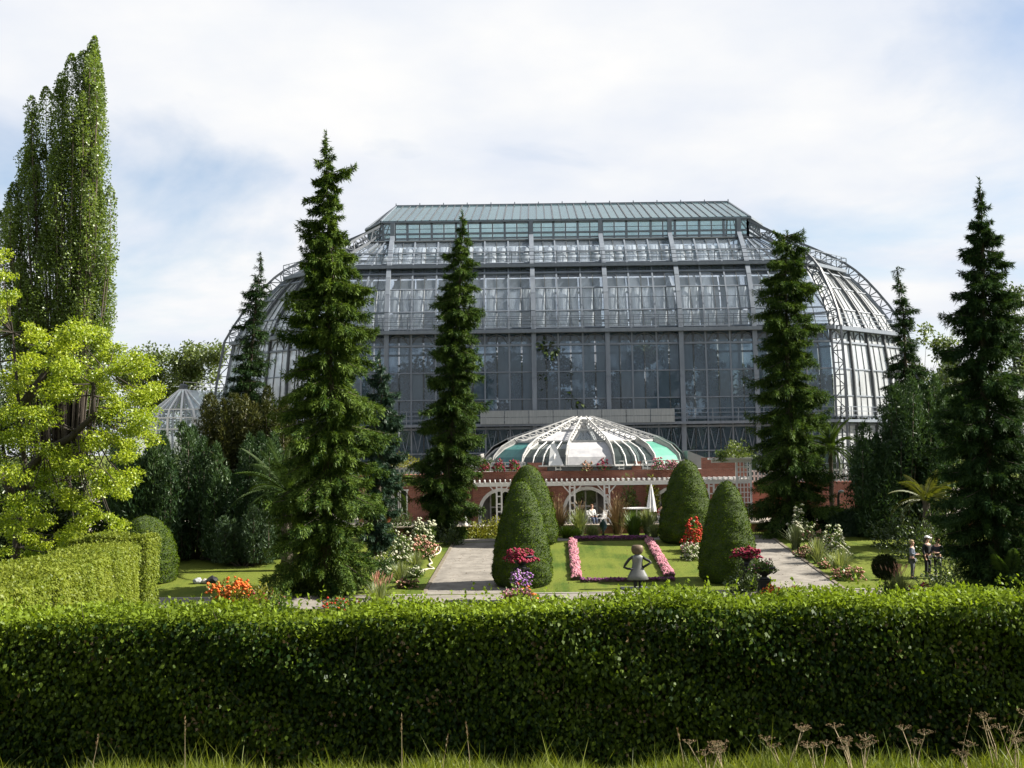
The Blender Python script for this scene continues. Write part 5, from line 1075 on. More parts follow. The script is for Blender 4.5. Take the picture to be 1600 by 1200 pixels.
bush('leafy climber on top of the lattice trellis', 1153, 79.6, 2.6, 1.1, M['broad'], None, 900, 0, .1, 72, 'climber', 'climber', .18, z=8.65); bush('green sprout of climber at the left end of the trellis beam', 1128, 79.5, .9, .8, S_, None, 350, 0, .1, 73, 'climber', 'climber', .16, z=8.45)
for i, (px, py, w, h, mt, lb) in enumerate([(985, 800, 1.5, 3.0, 'broad', 'leafy vine hanging on the pavilion wall left of the parasol'), (1020, 790, 1.1, 2.9, 'shrub_yellow', 'yellowing vine on the pavilion wall right of the parasol'), (857, 800, .9, 2.6, 'shrub_yellow', 'yellowing vine beside the left rear cone on the pavilion wall')]):
    zz0 = at(px, py, 80.8).z; bush(lb, px, 80.8, w, h, M[mt], None, 900, 0, .1, 75 + i, 'climber', 'climber', .2, z=zz0 - .6)
for i, (px, py) in enumerate([(757, 741), (782, 741), (805, 741), (918, 741), (944, 742), (1030, 741), (1052, 742)]):
    lb = ['leftmost flower box tuft on the pavilion balustrade, magenta', 'second flower tuft on the left balustrade, magenta and green', 'third flower tuft on the left balustrade, beside the rear cone', 'green and yellow tuft on the centre balustrade', 'magenta tuft at the right of the centre balustrade', 'pink tuft at the left of the right balustrade', 'pink tuft at the right of the right balustrade beside the rear cone'][i]
    bush(lb, px, 81.1, .95, .75, S_ if i != 3 else SY, M['crimson'] if i < 5 and i != 3 else (M['pink'] if i > 4 else M['salmon']), 260, 90, .08, 80 + i, 'balcony_flowers', 'flowers', .13, z=7.95)
bush('yellow-green creeper on the left white railing', 628, 83.9, 3.0, .9, SY, None, 700, 0, .1, 90, 'climber', 'climber', .18, z=8.3); bush('green creeper hanging below the left white railing', 632, 83.6, 2.6, .9, S_, None, 700, 0, .1, 91, 'climber', 'climber', .18, z=7.0)
bush('leafy shrub under the left white railing, right of the potted palm', 622, 78, 2.6, 1.8, M['broad_dark'], None, 1200, 0, .1, 92, 'shrub', 'shrub', .18); bush('dark shrub before the right brick wing beside the thin palm', 1322, 79, 3.2, 1.7, M['broad_dark'], None, 1400, 0, .1, 93, 'shrub', 'shrub', .18)
# fallen leaves on the lawn and paths
g = np.random.default_rng(14); n = 2600; D_ = g.uniform(50.8, 70, n); u_ = g.uniform(-9, 19, n) ; P = np.stack([u_ + AX * (D_ - 55), D_, .0568 * D_ + .09 + .022], 1)
tag(leaves('fallen_leaves', P, rdir(g, n) * np.array([1, 1, .1]), np.array([0, 0, 1.]) + g.normal(0, .3, (n, 3)), .07 * g.uniform(.5, 1.3, n), .05 * g.uniform(.6, 1.2, n), g.uniform(0, 1, n), M['dry'], None), 'fallen leaves scattered over the lawn and gravel paths', 'leaf litter', kind='stuff')
# ------------------------------------------------------------------ palms
def frond_mesh(L, arch, mat, seed, npair=30, ll=.5):
    g = np.random.default_rng(seed); V, F, T = [], [], []; u = np.linspace(0, 1, 12)
    x = L * (u * .92 - .12 * arch * u ** 3); z = L * (.28 * u - arch * u ** 2.2); mb = MB()
    mb.tube([(float(a), 0, float(b)) for a, b in zip(x, z)], [float(.035 * (1 - .85 * t)) for t in u], 4, False)
    for i in range(npair):
        t = .14 + .86 * i / (npair - 1); bx, bz = float(np.interp(t, u, x)), float(np.interp(t, u, z)); l_ = ll * math.sin(math.pi * (.12 + .86 * t)) ** .7 * g.uniform(.85, 1.1)
        for s_ in (-1, 1):
            b = len(mb.v); d = np.array([.62, s_ * .8, .18 - .35 * t]); d /= np.linalg.norm(d); p = np.array([bx, 0, bz]); tip = p + d * l_ + np.array([0, 0, -.22 * l_]); md = p + d * l_ * .5 + np.array([0, 0, .02]); w_ = np.array([.022, 0, .016])
            mb.v += [tuple(p), tuple(md + w_), tuple(tip), tuple(md - w_)]; mb.f.append((b, b + 1, b + 2, b + 3))
    me = bpy.data.meshes.new('frond'); me.from_pydata(mb.v, [], mb.f); me.update(); a = me.attributes.new('tint', 'FLOAT', 'POINT'); a.data.foreach_set('value', g.uniform(.1, 1, len(mb.v)).astype(np.float32)); me.materials.append(mat); return me
def palm(label, px, D, zc, L, n, mat, seed, trunk_r=.18, z0=None, elev=(-.5, 1.2), arch=.45):
    g = random.Random(seed); b = gp(px, D); b.z = z0 if z0 is not None else b.z; t = thing('palm_tree', label, 'palm', tuple(b)); mb = MB(); h = zc - b.z
    prof = [(trunk_r * (1.15 if i % 2 else .95) * (1.2 - .25 * i / 13), h * i / 13) for i in range(14)]; mb.lathe(prof, (0, 0, 0), 10); mb.build('trunk', M['bark'], t, False)
    mes = [frond_mesh(L, a, mat, seed + i) for i, a in enumerate((arch * .6, arch, arch * 1.5))]
    for i in range(n):
        e = elev[0] + (elev[1] - elev[0]) * (i / max(1, n - 1)); o = obj('frond', mes[0 if e > .7 else (1 if e > .15 else 2)], t)
        o.location = (0, 0, h); o.rotation_euler = Euler((g.uniform(-.25, .25), -e, i * 2.399 + g.uniform(-.3, .3)), 'XYZ'); o.scale = (g.uniform(.8, 1.1),) * 3
    return t
zc = at(600, 762, 72).z
palm('date palm in a terracotta pot right of the tallest spruce', 598, 72.0, zc - .15, 2.3, 24, M['palm'], 1, .28, z0=at(597, 806, 72).z)
b = gp(597, 72); zb0, zt0 = at(597, 822, 72).z, at(597, 804, 72).z
t = thing('plant_pot', 'orange terracotta pot holding the date palm', 'pot', (b.x, 72, zb0 - .2)); mb = MB(); H_ = zt0 - zb0 + .2; mb.lathe([(.36, 0), (.42, .1), (.56, H_ - .18), (.64, H_ - .16), (.64, H_), (.54, H_), (.5, H_ - .08)], (0, 0, 0), 20); mb.build('body', M['terracotta'], t, True)
mb = MB(); mb.lathe([(.5, 0), (.48, zb0 - .2 - G(72))], (0, 0, 0), 16)
t = thing('pedestal', 'stone pedestal under the terracotta palm pot', 'pedestal', (b.x, 72, G(72))); mb.build('base', M['stone'], t)
palm('large feathery palm behind the left side of the tallest spruce', 448, 61.0, at(448, 770, 61).z, 3.4, 26, M['palm'], 2, .25, elev=(-.2, 1.15), arch=.38)
palm('tall thin-stemmed palm with hanging fronds right of the flat-topped spruce', 1300, 76.5, at(1300, 700, 76.5).z, 2.3, 30, M['palm'], 3, .13, z0=4.1, elev=(-.9, 1.2), arch=.5)
palm('yellowing palm in front of the dark bushy yew, left of the dark spruce', 1448, 63.0, at(1452, 782, 63).z, 2.5, 17, M['palm_yellow'], 4, .2, elev=(-.3, .9), arch=.45)
palm('low palm with arching fronds at the right edge behind the hedge', 1575, 49.0, at(1575, 925, 49).z, 2.4, 20, M['palm'], 5, .15, elev=(.0, 1.2), arch=.35)
# ------------------------------------------------------------------ garden ornaments
# girl figure of dark sheet steel with arms akimbo
D = 54.5; k = D / FPX; b = gp(996, D); feet = at(996, 921, D).z; x0 = at(996, 880, D).x
Zp = lambda py: at(996, py, D).z
GS = thing('girl_statue', 'dark steel figure of a girl with hands on hips on the lawn', 'statue', (x0, D, b.z)); 
def gst(mb, nm, mt, sm=True): o = mb.build(nm, mt, GS, sm); o.location = -GS.location
zf = Zp(916); mb = MB(); prof = [(15.8, 906), (17, 905), (14.8, 899), (11, 892), (8.4, 884), (7.9, 879), (8.8, 873), (9, 869.5), (5.8, 867.5), (3.6, 866), (3.4, 863)]
mb.lathe([(r * k, Zp(y)) for r, y in prof], (x0, D, 0), 24, 1, .5); gst(mb, 'dress', M['corten'])
mb = MB(); mb.lathe([(r * k, Zp(y)) for r, y in ((3, 866.5), (7, 865), (9, 861), (9.4, 857), (8.6, 853), (6, 851.6), (2, 851.3))], (x0, D, 0), 20, 1, .6); gst(mb, 'head', M['rust'])
mb = MB()
for s in (-1, 1):
    mb.tube([(x0 + s * 6.5 * k, D, Zp(869.5)), (x0 + s * 13 * k, D, Zp(874)), (x0 + s * (19 if s < 0 else 18) * k, D - .03, Zp(882 if s < 0 else 876.5)), (x0 + s * 21 * k, D - .05, Zp(886 if s < 0 else 879)), (x0 + s * 16 * k, D - .06, Zp(888 if s < 0 else 882)), (x0 + s * 8 * k, D - .08, Zp(889 if s < 0 else 886.5))], [.06, .065, .06, .06, .05, .055], 8)
gst(mb, 'arms', M['iron'])
mb = MB()
for s in (-1, 1): mb.tube([(x0 + s * 4.2 * k, D, Zp(904)), (x0 + s * 4 * k, D, Zp(915)), (x0 + s * 4 * k, D, b.z + .08)], [.085, .075, .07], 8); mb.box((x0 + s * 4 * k, D - .08, b.z + .07), (.13, .34, .1))
gst(mb, 'legs', M['iron'])
mb = MB(); mb.box((x0 - .1, D, b.z + .02), (1.3, .7, .06)); gst(mb, 'base_plate', M['steel_dark'], False)
# twisted bronze blade
D = 73.0; b = gp(942, D); t = thing('twisted_sculpture', 'twisted dark bronze blade sculpture before the terrace wall', 'sculpture', tuple(b)); z0, z1 = at(942, 840, D).z - b.z, at(942, 812, D).z - b.z; V, F = [], []; n_ = 22
for i in range(n_ + 1):
    u = i / n_; a = u * 3.4 + .5; wd = .27 * math.sin(math.pi * (.12 + .8 * u)) ; z_ = z0 + (z1 - z0) * u
    for s, th in ((-1, 0), (0, .07), (1, 0), (0, -.07)): V.append((math.cos(a) * wd * s - math.sin(a) * th, math.sin(a) * wd * s + math.cos(a) * th, z_))
for i in range(n_):
    for j in range(4): F.append((i * 4 + j, i * 4 + (j + 1) % 4, i * 4 + 4 + (j + 1) % 4, i * 4 + 4 + j))
me = bpy.data.meshes.new('blade'); me.from_pydata(V, [], F); me.update(); obj('blade', me, t, M['bronze']); mb = MB(); mb.lathe([(.16, 0), (.14, z0 * .9), (.08, z0 + .06)], (0, 0, 0), 12); mb.build('stand', M['iron'], t)
# flower urns
def urn(label, px, D, ytop, ybot, r, ped, seed):
    b = gp(px, D); zt, zbt = at(px, ytop, D).z, at(px, ybot, D).z; h = zt - zbt; t = thing('garden_urn', label, 'urn', (b.x, D, b.z)); mb = MB()
    mb.lathe([(r * .45, zbt - b.z), (r * .5, zbt - b.z + h * .08), (r * .25, zbt - b.z + h * .2), (r * .3, zbt - b.z + h * .3), (r * .75, zbt - b.z + h * .5), (r * .9, zbt - b.z + h * .8), (r * 1.12, zbt - b.z + h * .95), (r * 1.12, zt - b.z), (r * .85, zt - b.z), (r * .8, zt - b.z - .08)], (0, 0, 0), 22); mb.build('bowl', M['iron'], t, True)
    for s in (-1, 1):
        mb = MB(); mb.tube([(s * (r * .85 + .1 * math.sin(math.pi * i / 8) * 1.5), 0, zbt - b.z + h * (.45 + .45 * i / 8)) for i in range(9)], .03, 6); mb.build('handle', M['iron'], t, True)
    mb = MB(); mb.box((0, 0, (zbt - b.z) / 2), (r * 1.1, r * 1.1, zbt - b.z)); mb.box((0, 0, zbt - b.z - .04), (r * 1.4, r * 1.4, .07)); mb.box((0, 0, .08), (r * 1.5, r * 1.5, .16)); mb.build('pedestal', M[ped], t)
    return t, b, zt
t, b, zt = urn('dark iron urn on a pedestal before the left front cone', 814, 51.8, 868, 888, .50, 'iron', 1)
bush('magenta petunias spilling out of the left dark urn', 811, 51.7, 1.4, .5, S_, M['crimson'], 420, 330, .075, 101, 'urn_flowers', 'flowers', .1, z=zt - .22, topbias=.1)
bush('violet flowers below the left urn, top of the mixed flower mound', 811, 51.2, 1.05, .95, S_, M['violet'], 500, 150, .07, 102, z=at(811, 899, 51.2).z - .6, topbias=.5); bush('mixed orange flowers with yellow-green leaves under the left urn', 810, 51.0, 1.45, .95, SY, M['orange'], 700, 70, .09, 103)
bush('pink geraniums at the foot of the left urn just behind the hedge', 806, 50.2, 1.6, .85, S_, M['pink'], 600, 170, .08, 104)
t, b, zt = urn('dark iron urn beside the right front cone', 1166, 53.6, 862, 882, .50, 'iron', 2)
bush('magenta petunias in the right dark urn', 1166, 53.5, 1.35, .48, S_, M['crimson'], 420, 300, .07, 105, 'urn_flowers', 'flowers', .1, z=zt - .22, topbias=.1)
bush('dark leafy ivy around the foot of the right dark urn', 1168, 52.8, 2.1, 1.3, M['broad_dark'], None, 1400, 0, .1, 106, 'ivy', 'ivy'); 
t, b, zt = urn('low dark urn overflowing with green leaves right of the ivy', 1192, 51.5, 886, 905, .42, 'iron', 3)
bush('bright green trailing plant in the low dark urn', 1190, 51.4, 1.25, .55, S_, M['pink'], 620, 16, .06, 107, 'urn_plant', 'plant', .12, z=zt - .2); bush('coral geraniums in front of the right gravel path', 1212, 50.5, 1.7, .85, S_, M['orange'], 700, 110, .08, 108); bush('rose-pink geraniums beside the coral ones just behind the hedge', 1232, 49.8, 1.5, .6, S_, M['pink'], 500, 90, .08, 109)
# round dark clipped bush on a stem
b = gp(1380, 51.5); g = np.random.default_rng(9); t = thing('ball_bush', 'dark round clipped bush on a short stem behind the hedge', 'bush', tuple(b)); zc = at(1380, 886, 51.5).z - b.z; mb = MB(); mb.tube([(0, 0, 0), (0, 0, zc)], [.05, .04], 6); mb.build('trunk', M['bark'], t)
v = rdir(g, 3200); leaves('foliage', v * .5 * (g.uniform(.8, 1.02, 3200) * np.array(1.0))[:, None] + np.array([0, 0, zc]), v + g.normal(0, .6, (3200, 3)), rdir(g, 3200), .1, .045, g.uniform(0, .6, 3200), leaf_mat('dark_olive_leaf', (.014, .022, .008), (.05, .062, .02), .15, .01), t); mb = MB(); mb.lathe([(.01, zc - .42), (.3, zc - .3), (.42, zc), (.3, zc + .3), (.01, zc + .42)], (0, 0, 0), 14); mb.build('core', M['twig'], t)
# cream garden hose on the lawn beside the left path
def hose_pt(zx, zy): px, py = 600 + zx * .1875, 780 + zy * .1875; p = gpp(px, py); return (p.x, p.y, p.z + .035)
mb = MB(); ctrl = [(345, 470), (380, 468), (420, 462), (455, 445), (470, 415), (462, 398), (440, 402), (425, 430), (400, 470), (375, 485), (385, 510), (395, 530), (372, 540), (380, 558), (410, 575), (360, 580), (318, 588), (300, 605)]
P_ = [Vector(hose_pt(*c)) for c in ctrl]; pts = []
for i in range(len(P_) - 1):
    p0, p1, p2, p3 = P_[max(i - 1, 0)], P_[i], P_[i + 1], P_[min(i + 2, len(P_) - 1)]
    for s in range(5): u = s / 5; pts.append(.5 * ((2 * p1) + (p2 - p0) * u + (2 * p0 - 5 * p1 + 4 * p2 - p3) * u * u + (3 * p1 - p0 - 3 * p2 + p3) * u ** 3))
mb.tube(pts + [P_[-1]], .045, 6); tag(mb.build('garden_hose', M['hose'], None, True), 'cream garden hose lying in loops on the grass by the left path', 'hose')
# closed white parasol, table, chairs
D = 78.6; zt = TER; px = 1018; x = at(px, 800, D).x
t = thing('parasol', 'closed white parasol on the pavilion terrace', 'parasol', (x, D, TER)); H_ = at(px, 756, D).z - TER; mb = MB(); mb.tube([(0, 0, .1), (0, 0, H_)], .03, 8); mb.build('pole', M['white'], t); mb = MB(); zl = at(px, 800, D).z - TER; V = []; n_ = 16
for i, (r, z_) in enumerate([(.36, zl), (.33, zl + .25), (.22, zl + .9), (.1, H_ - .25), (.03, H_)]):
    for kk in range(n_): a = 2 * math.pi * kk / n_; q = r * (1 if kk % 2 else .72); V.append((q * math.cos(a), q * math.sin(a), z_ + (.06 if kk % 2 == 0 and i == 0 else 0)))
F = [(i * n_ + kk, i * n_ + (kk + 1) % n_, (i + 1) * n_ + (kk + 1) % n_, (i + 1) * n_ + kk) for i in range(4) for kk in range(n_)]
me = bpy.data.meshes.new('canopy'); me.from_pydata(V, [], F); me.update(); obj('canopy', me, t, M['white']); mb = MB(); mb.lathe([(.34, 0), (.34, .07), (.08, .12), (.05, .3)], (0, 0, 0), 14); mb.build('base', M['grey_wall'], t)
def chair(label, px, D, rz, group=None):
    x = at(px, 810, D).x; t = thing('garden_chair', label, 'chair', (x, D, TER), rz, group); mb = MB(); mb.box((0, 0, .45), (.48, .46, .04)); mb.build('seat', M['white'], t)
    mb = MB()
    for i in range(5): mb.bar((-.2 + .1 * i, .22, .47), (-.2 + .1 * i, .3, .92), .035)
    mb.bar((-.24, .3, .93), (.24, .3, .93), .05); mb.build('backrest', M['white'], t); lm = None
    for sx_ in (-.2, .2):
        for sy_ in (-.19, .19): mb = MB(); mb.bar((sx_, sy_, .43), (sx_ * 1.15, sy_ * 1.15, 0), .04); mb.build('leg', M['white'], t)
    for s in (-1, 1): mb = MB(); mb.tube([(s * .25, .25, .7), (s * .27, 0, .68), (s * .26, -.2, .64), (s * .24, -.2, .45)], .02, 5); mb.build('armrest', M['white'], t)
    return t
chair('white garden chair holding the visitor with tousled hair before the middle arch', 925, 77.6, R(25)); chair('empty white garden chair right of the seated visitor by the middle arch', 940, 77.9, R(-60)); chair('white garden chair under the visitor in red right of the parasol', 1034, 78.0, R(180))
x = at(995, 800, 78.4).x; t = thing('garden_table', 'white round garden table left of the closed parasol', 'table', (x, 78.4, TER)); mb = MB(); mb.lathe([(.9, 1.0), (.92, 1.03), (.9, 1.06)], (0, 0, 0), 24); mb.build('table_top', M['white'], t); mb = MB(); mb.lathe([(.3, 0), (.28, .04), (.04, .1), (.04, 1.0)], (0, 0, 0), 12); mb.build('leg', M['white'], t)
# small flower vase like white objects at the wall end
x = at(727, 815, 76.6).x; t = thing('stone_finial', 'small white figure on the terrace wall left of the pavilion', 'ornament', (x, 76.3, 4.68)); mb = MB(); mb.lathe([(.16, 0), (.18, .1), (.08, .2), (.15, .4), (.1, .55), (.03, .66)], (0, 0, 0), 12); mb.build('body', M['white'], t, True)
x = at(573, 790, 72).x; t = thing('white_dove', 'white stone bird ornament left of the potted palm', 'ornament', (x, 72, G(72) + .1)); zc = at(573, 790, 72).z - G(72) - .1; mb = MB(); mb.lathe([(.2, 0), (.18, zc - .35), (.22, zc - .3)], (0, 0, 0), 12); mb.build('pedestal', M['stone'], t)
mb = MB(); mb.tube([(-.5, 0, zc - .1), (-.2, 0, zc - .05), (.1, 0, zc), (.25, 0, zc + .22), (.4, 0, zc + .25)], [.03, .16, .2, .1, .03], 8); mb.build('body', M['white'], t, True)
# dark outdoor lamp at the right, and bag with stones on the left lawn
x = at(1310, 790, 77).x; t = thing('lamp_post', 'dark post with curved head beside the tall thin palm', 'lamp', (x, 77, TER)); h = at(1310, 768, 77).z - TER; mb = MB(); mb.tube([(0, 0, 0), (0, 0, h * .8), (.05, 0, h * .95), (.2, 0, h)], [.09, .08, .08, .1], 8); mb.build('post', M['iron'], t, True); mb = MB(); mb.lathe([(.05, h - .1), (.2, h - .05), (.16, h + .06), (.03, h + .1)], (.2, 0, 0), 12); mb.build('head', M['steel_pale'], t, True)
b = gpp(318, 910); g = np.random.default_rng(4)
for i, (dx, s, mt, lb) in enumerate([(-.28, .22, 'steel_pale', 'pale grey stone left of the black bag on the left lawn'), (.05, .17, 'kerb', 'small pale stone touching the black bag'), (.42, .27, 'iron', 'black bag lying beside the orange flower clump')]):
    bm = bmesh.new(); bmesh.ops.create_icosphere(bm, subdivisions=2, radius=s)
    for v in bm.verts: v.co *= 1 + .2 * math.sin(v.co.x * 17 + i) * math.cos(v.co.y * 13); v.co.z = v.co.z * .75 + s * .55
    me = bpy.data.meshes.new('stone' if i < 2 else 'bag'); bm.to_mesh(me); bm.free(); o = obj('stone' if i < 2 else 'bag', me, None, M[mt]); o.location = (b.x + dx, b.y, b.z); tag(o, lb, 'stone' if i < 2 else 'bag')
# ------------------------------------------------------------------ people
def skin_mesh(name, verts, edges, rad, mat, parent, sub=1):
    me = bpy.data.meshes.new(name + '_tmp'); me.from_pydata([tuple(v) for v in verts], edges, []); me.update(); o = bpy.data.objects.new(name + '_tmp', me); COL.objects.link(o)
    sm = o.modifiers.new('skin', 'SKIN'); sm.use_smooth_shade = True; layer = me.skin_vertices[0] if me.skin_vertices else None
    if layer is None:
        bm = bmesh.new(); bm.from_mesh(me); bm.verts.layers.skin.verify(); bm.to_mesh(me); bm.free(); layer = me.skin_vertices[0]
    for i, r in enumerate(rad):
        layer.data[i].radius = (r, r) if isinstance(r, (int, float)) else r
        layer.data[i].use_root = (i == 0)
    o.modifiers.new('sub', 'SUBSURF').levels = sub
    dg = bpy.context.evaluated_depsgraph_get(); m2 = bpy.data.meshes.new_from_object(o.evaluated_get(dg)); bpy.data.objects.remove(o); m2.materials.clear(); m2.materials.append(mat); m2.name = name
    for at_ in [a for a in m2.attributes if a.name == 'skin']: m2.attributes.remove(at_)
    return obj(name, m2, parent)
def person(label, loc, yaw, top, trs, hair, seated=False, arms='down', cap=None, H=1.72, skirt=False):
    t = thing('person', label, 'person', tuple(loc), yaw); s = H / 1.72; V, E, RR = [], [], []
    def v(p, r, link=None):
        V.append(Vector(p) * s); RR.append(r * s if isinstance(r, (int, float)) else (r[0] * s, r[1] * s)); i = len(V) - 1
        if link is not None: E.append((link, i))
        return i
    hz = .93 if not seated else .50
    pel = v((0, 0, hz), (.15, .11)); wa = v((0, .0, hz + .17), (.135, .10), pel); ch = v((0, -.01, hz + .38), (.165, .115), wa); sh = v((0, 0, hz + .50), (.12, .085), ch); nk = v((0, -.01, hz + .58), .055, sh); jw = v((0, -.03, hz + .655), (.062, .075), nk); mh = v((0, -.02, hz + .735), (.078, .094), jw); cr = v((0, -.01, hz + .80), (.055, .065), mh); v((0, -.125, hz + .70), .014, mh)
    tops = [([V[wa], V[ch], V[sh]], [.155, .185, .13])]; legs = []; slv = []
    for sd in (-1, 1):
        so = v((sd * .17, 0, hz + .475), .062, sh)
        if arms == 'down' or (arms == 'mixed' and sd < 0): el, wr, hd = (sd * .24, .03, hz + .22), (sd * .22, -.07, hz + .0), (sd * .215, -.10, hz - .08)
        elif arms == 'hold' or arms == 'mixed': el, wr, hd = (sd * .25, -.02, hz + .23), (sd * .11, -.22, hz + .20), (sd * .05, -.28, hz + .21)
        else: el, wr, hd = (sd * .22, -.05, hz + .24), (sd * .15, -.28, hz + .12), (sd * .13, -.36, hz + .11)
        e = v(el, .045, so); w_ = v(wr, .030, e); h_ = v(hd, (.036, .022), w_); slv.append([V[so], V[e], V[w_]])
        d = (Vector(hd) - Vector(wr)).normalized(); sdv = Vector((1, 0, 0)) if abs(d.x) < .7 else Vector((0, 0, 1))
        for kf in range(4):
            o_ = (kf - 1.5) * .018; l_ = (.035, .042, .040, .030)[kf]; f1 = v(Vector(hd) + sdv * o_ + d * .03, .0095, h_); f2 = v(Vector(hd) + sdv * o_ * 1.1 + d * (.03 + l_) + Vector((0, -.006, -.004)), .0085, f1); v(Vector(hd) + sdv * o_ * 1.1 + d * (.03 + l_ * 1.7) + Vector((0, -.016, -.014)), .0075, f2)
        tb_ = v(Vector(hd) + sdv * (-sd * .03) - d * .005, .011, h_); v(Vector(hd) + sdv * (-sd * .05) + d * .03, .009, tb_)
        hp = v((sd * .095, 0, hz - .06), .09, pel)
        if seated: kn, an, toe = (sd * .11, -.44, hz - .02), (sd * .11, -.42, .09), (sd * .12, -.58, .04)
        else: kn, an, toe = (sd * .10, -.02, .50), (sd * .10, .02, .09), (sd * .12, -.14, .035)
        kk = v(kn, .062, hp); aa = v(an, .04, kk); v(toe, .035, aa); legs.append([V[hp], V[kk], V[aa], V[-1]])
    skin_mesh('body', V, E, RR, M['skin'], t, 1)
    jv = [V[pel] + Vector((0, 0, -.02)), V[wa], V[ch], V[sh]]; je = [(0, 1), (1, 2), (2, 3)]; jr = [(.165 * s, .125 * s), (.15 * s, .115 * s), (.182 * s, .132 * s), (.135 * s, .10 * s)]
    for a in slv:
        k0 = len(jv); jv += [a[0], a[1], a[1].lerp(a[2], .85)]; je += [(3, k0), (k0, k0 + 1), (k0 + 1, k0 + 2)]; jr += [.078 * s, .062 * s, .05 * s]
    skin_mesh('jacket', jv, je, jr, M[top], t, 1)
    tv = [V[pel]]; te = []; tr_ = [(.16 * s, .125 * s)]
    for a in legs: k0 = len(tv); tv += [a[0], a[1], a[1].lerp(a[2], .92)]; te += [(0, k0), (k0, k0 + 1), (k0 + 1, k0 + 2)]; tr_ += [.105 * s, .078 * s, .066 * s]
    skin_mesh('trousers', tv, te, tr_, M[trs], t, 1)
    for a in legs: mb = MB(); d = a[3] - a[2]; mb.tube([tuple(a[2] + Vector((0, .05, -.03)) * s), tuple(a[2] + d * .5), tuple(a[3] + d * .2)], [.05 * s, .055 * s, .035 * s], 8); mb.build('shoe', M['black_cloth'], t, True)
    hc = V[mh] + Vector((0, .018, .028)) * s; bm = bmesh.new(); bmesh.ops.create_icosphere(bm, subdivisions=2, radius=.112 * s)
    for q in list(bm.verts):
        if q.co.y < -.035 * s and q.co.z < .045 * s: q.co.y = -.03 * s
        q.co.x *= .92; q.co.y *= 1.05
    me = bpy.data.meshes.new('hair'); bm.to_mesh(me); bm.free(); o = obj('hair', me, t, M[hair]); o.location = hc
    for sd in (-1, 1): mb = MB(); mb.lathe([(.001, -.01), (.01, 0), (.001, .01)], (sd * .03 * s, V[mh].y - .088 * s, V[mh].z - .0), 6); mb.build('eye', M['dark_hair'], t)
    if cap: 
        mb = MB(); mb.lathe([(.118 * s, .03), (.118 * s, .06), (.095 * s, .11), (.03, .13)], (hc.x, hc.y, hc.z - .005), 16); mb.hexa([(hc.x - .09, hc.y - .22, hc.z + .02), (hc.x + .09, hc.y - .22, hc.z + .02), (hc.x + .1, hc.y - .08, hc.z + .035), (hc.x - .1, hc.y - .08, hc.z + .035), (hc.x - .09, hc.y - .22, hc.z + .032), (hc.x + .09, hc.y - .22, hc.z + .032), (hc.x + .1, hc.y - .08, hc.z + .06), (hc.x - .1, hc.y - .08, hc.z + .06)]); mb.build('cap', M[cap], t, True)
    return t
person('visitor in blue-grey jacket with light hair standing left of the pair in dark clothes', gp(1423, 56.0), R(60), 'bluegrey', 'grey_trs', 'blonde', False, 'hold')
person('visitor in dark clothes wearing a white cap, between two others', gp(1447, 56.6), R(30), 'black_cloth', 'black_cloth', 'dark_hair', False, 'mixed', 'white_cloth', 1.8)
person('visitor in navy jacket, rightmost of the three by the dark spruce', gp(1463, 56.2), R(-40), 'navy', 'black_cloth', 'brown_hair', False, 'hold', None, 1.78)
x = at(925, 810, 77.6).x; person('visitor with tousled brown hair and white top seated before the middle arch', (x, 77.6, TER), R(25), 'white_cloth', 'jeans', 'brown_hair', True, 'lap')
x = at(1034, 810, 78.0).x; person('visitor in a red top seated right of the parasol', (x, 78.0, TER), R(180), 'red_cloth', 'white_cloth', 'dark_hair', True, 'lap')
# ------------------------------------------------------------------ foreground grass and dry stalks
g = np.random.default_rng(77); n = 20000
x = g.uniform(-5.2, 5.6, n); y = 9.46 - np.abs(g.normal(0, .35, n)) ; h = g.uniform(.06, .2, n) * (1 + .35 * np.sin(x * 2.3) * np.sin(x * 5.1 + 1)) * np.where(g.uniform(0, 1, n) < .04, 1.8, 1.0)
le = g.normal(0, .35, (n, 2)); V = []; bw = g.uniform(.0025, .006, n); th = g.uniform(0, 3.14, n); sx_ = np.stack([np.cos(th), np.sin(th) * .3, np.zeros(n)], 1) * bw[:, None]; base = np.stack([x, y, np.full(n, 6.99)], 1)
pts = [base + np.stack([le[:, 0] * h * u ** 2, le[:, 1] * h * u ** 2, h * u], 1) for u in (0, .5, 1)]
V = np.stack([pts[0] - sx_, pts[0] + sx_, pts[1] + sx_ * .8, pts[1] - sx_ * .8, pts[2]], 1).reshape(-1, 3); b5 = (np.arange(n) * 5)[:, None]
F = np.concatenate([b5 + np.array([[0, 1, 2, 2]]), b5 + np.array([[0, 2, 3, 3]]), b5 + np.array([[3, 2, 4, 4]])], 0)[:, :3]
F = np.concatenate([b5 + np.array([[0, 1, 2]]), b5 + np.array([[0, 2, 3]]), b5 + np.array([[3, 2, 4]])], 0)
tag(np_mesh('grass', V, F, leaf_mat('rough_grass', (.13, .19, .02), (.30, .34, .05), .4, .03), None, np.repeat(g.uniform(0, 1, n), 5)), 'rough uncut grass along the foot of the front hedge', 'grass', kind='stuff')
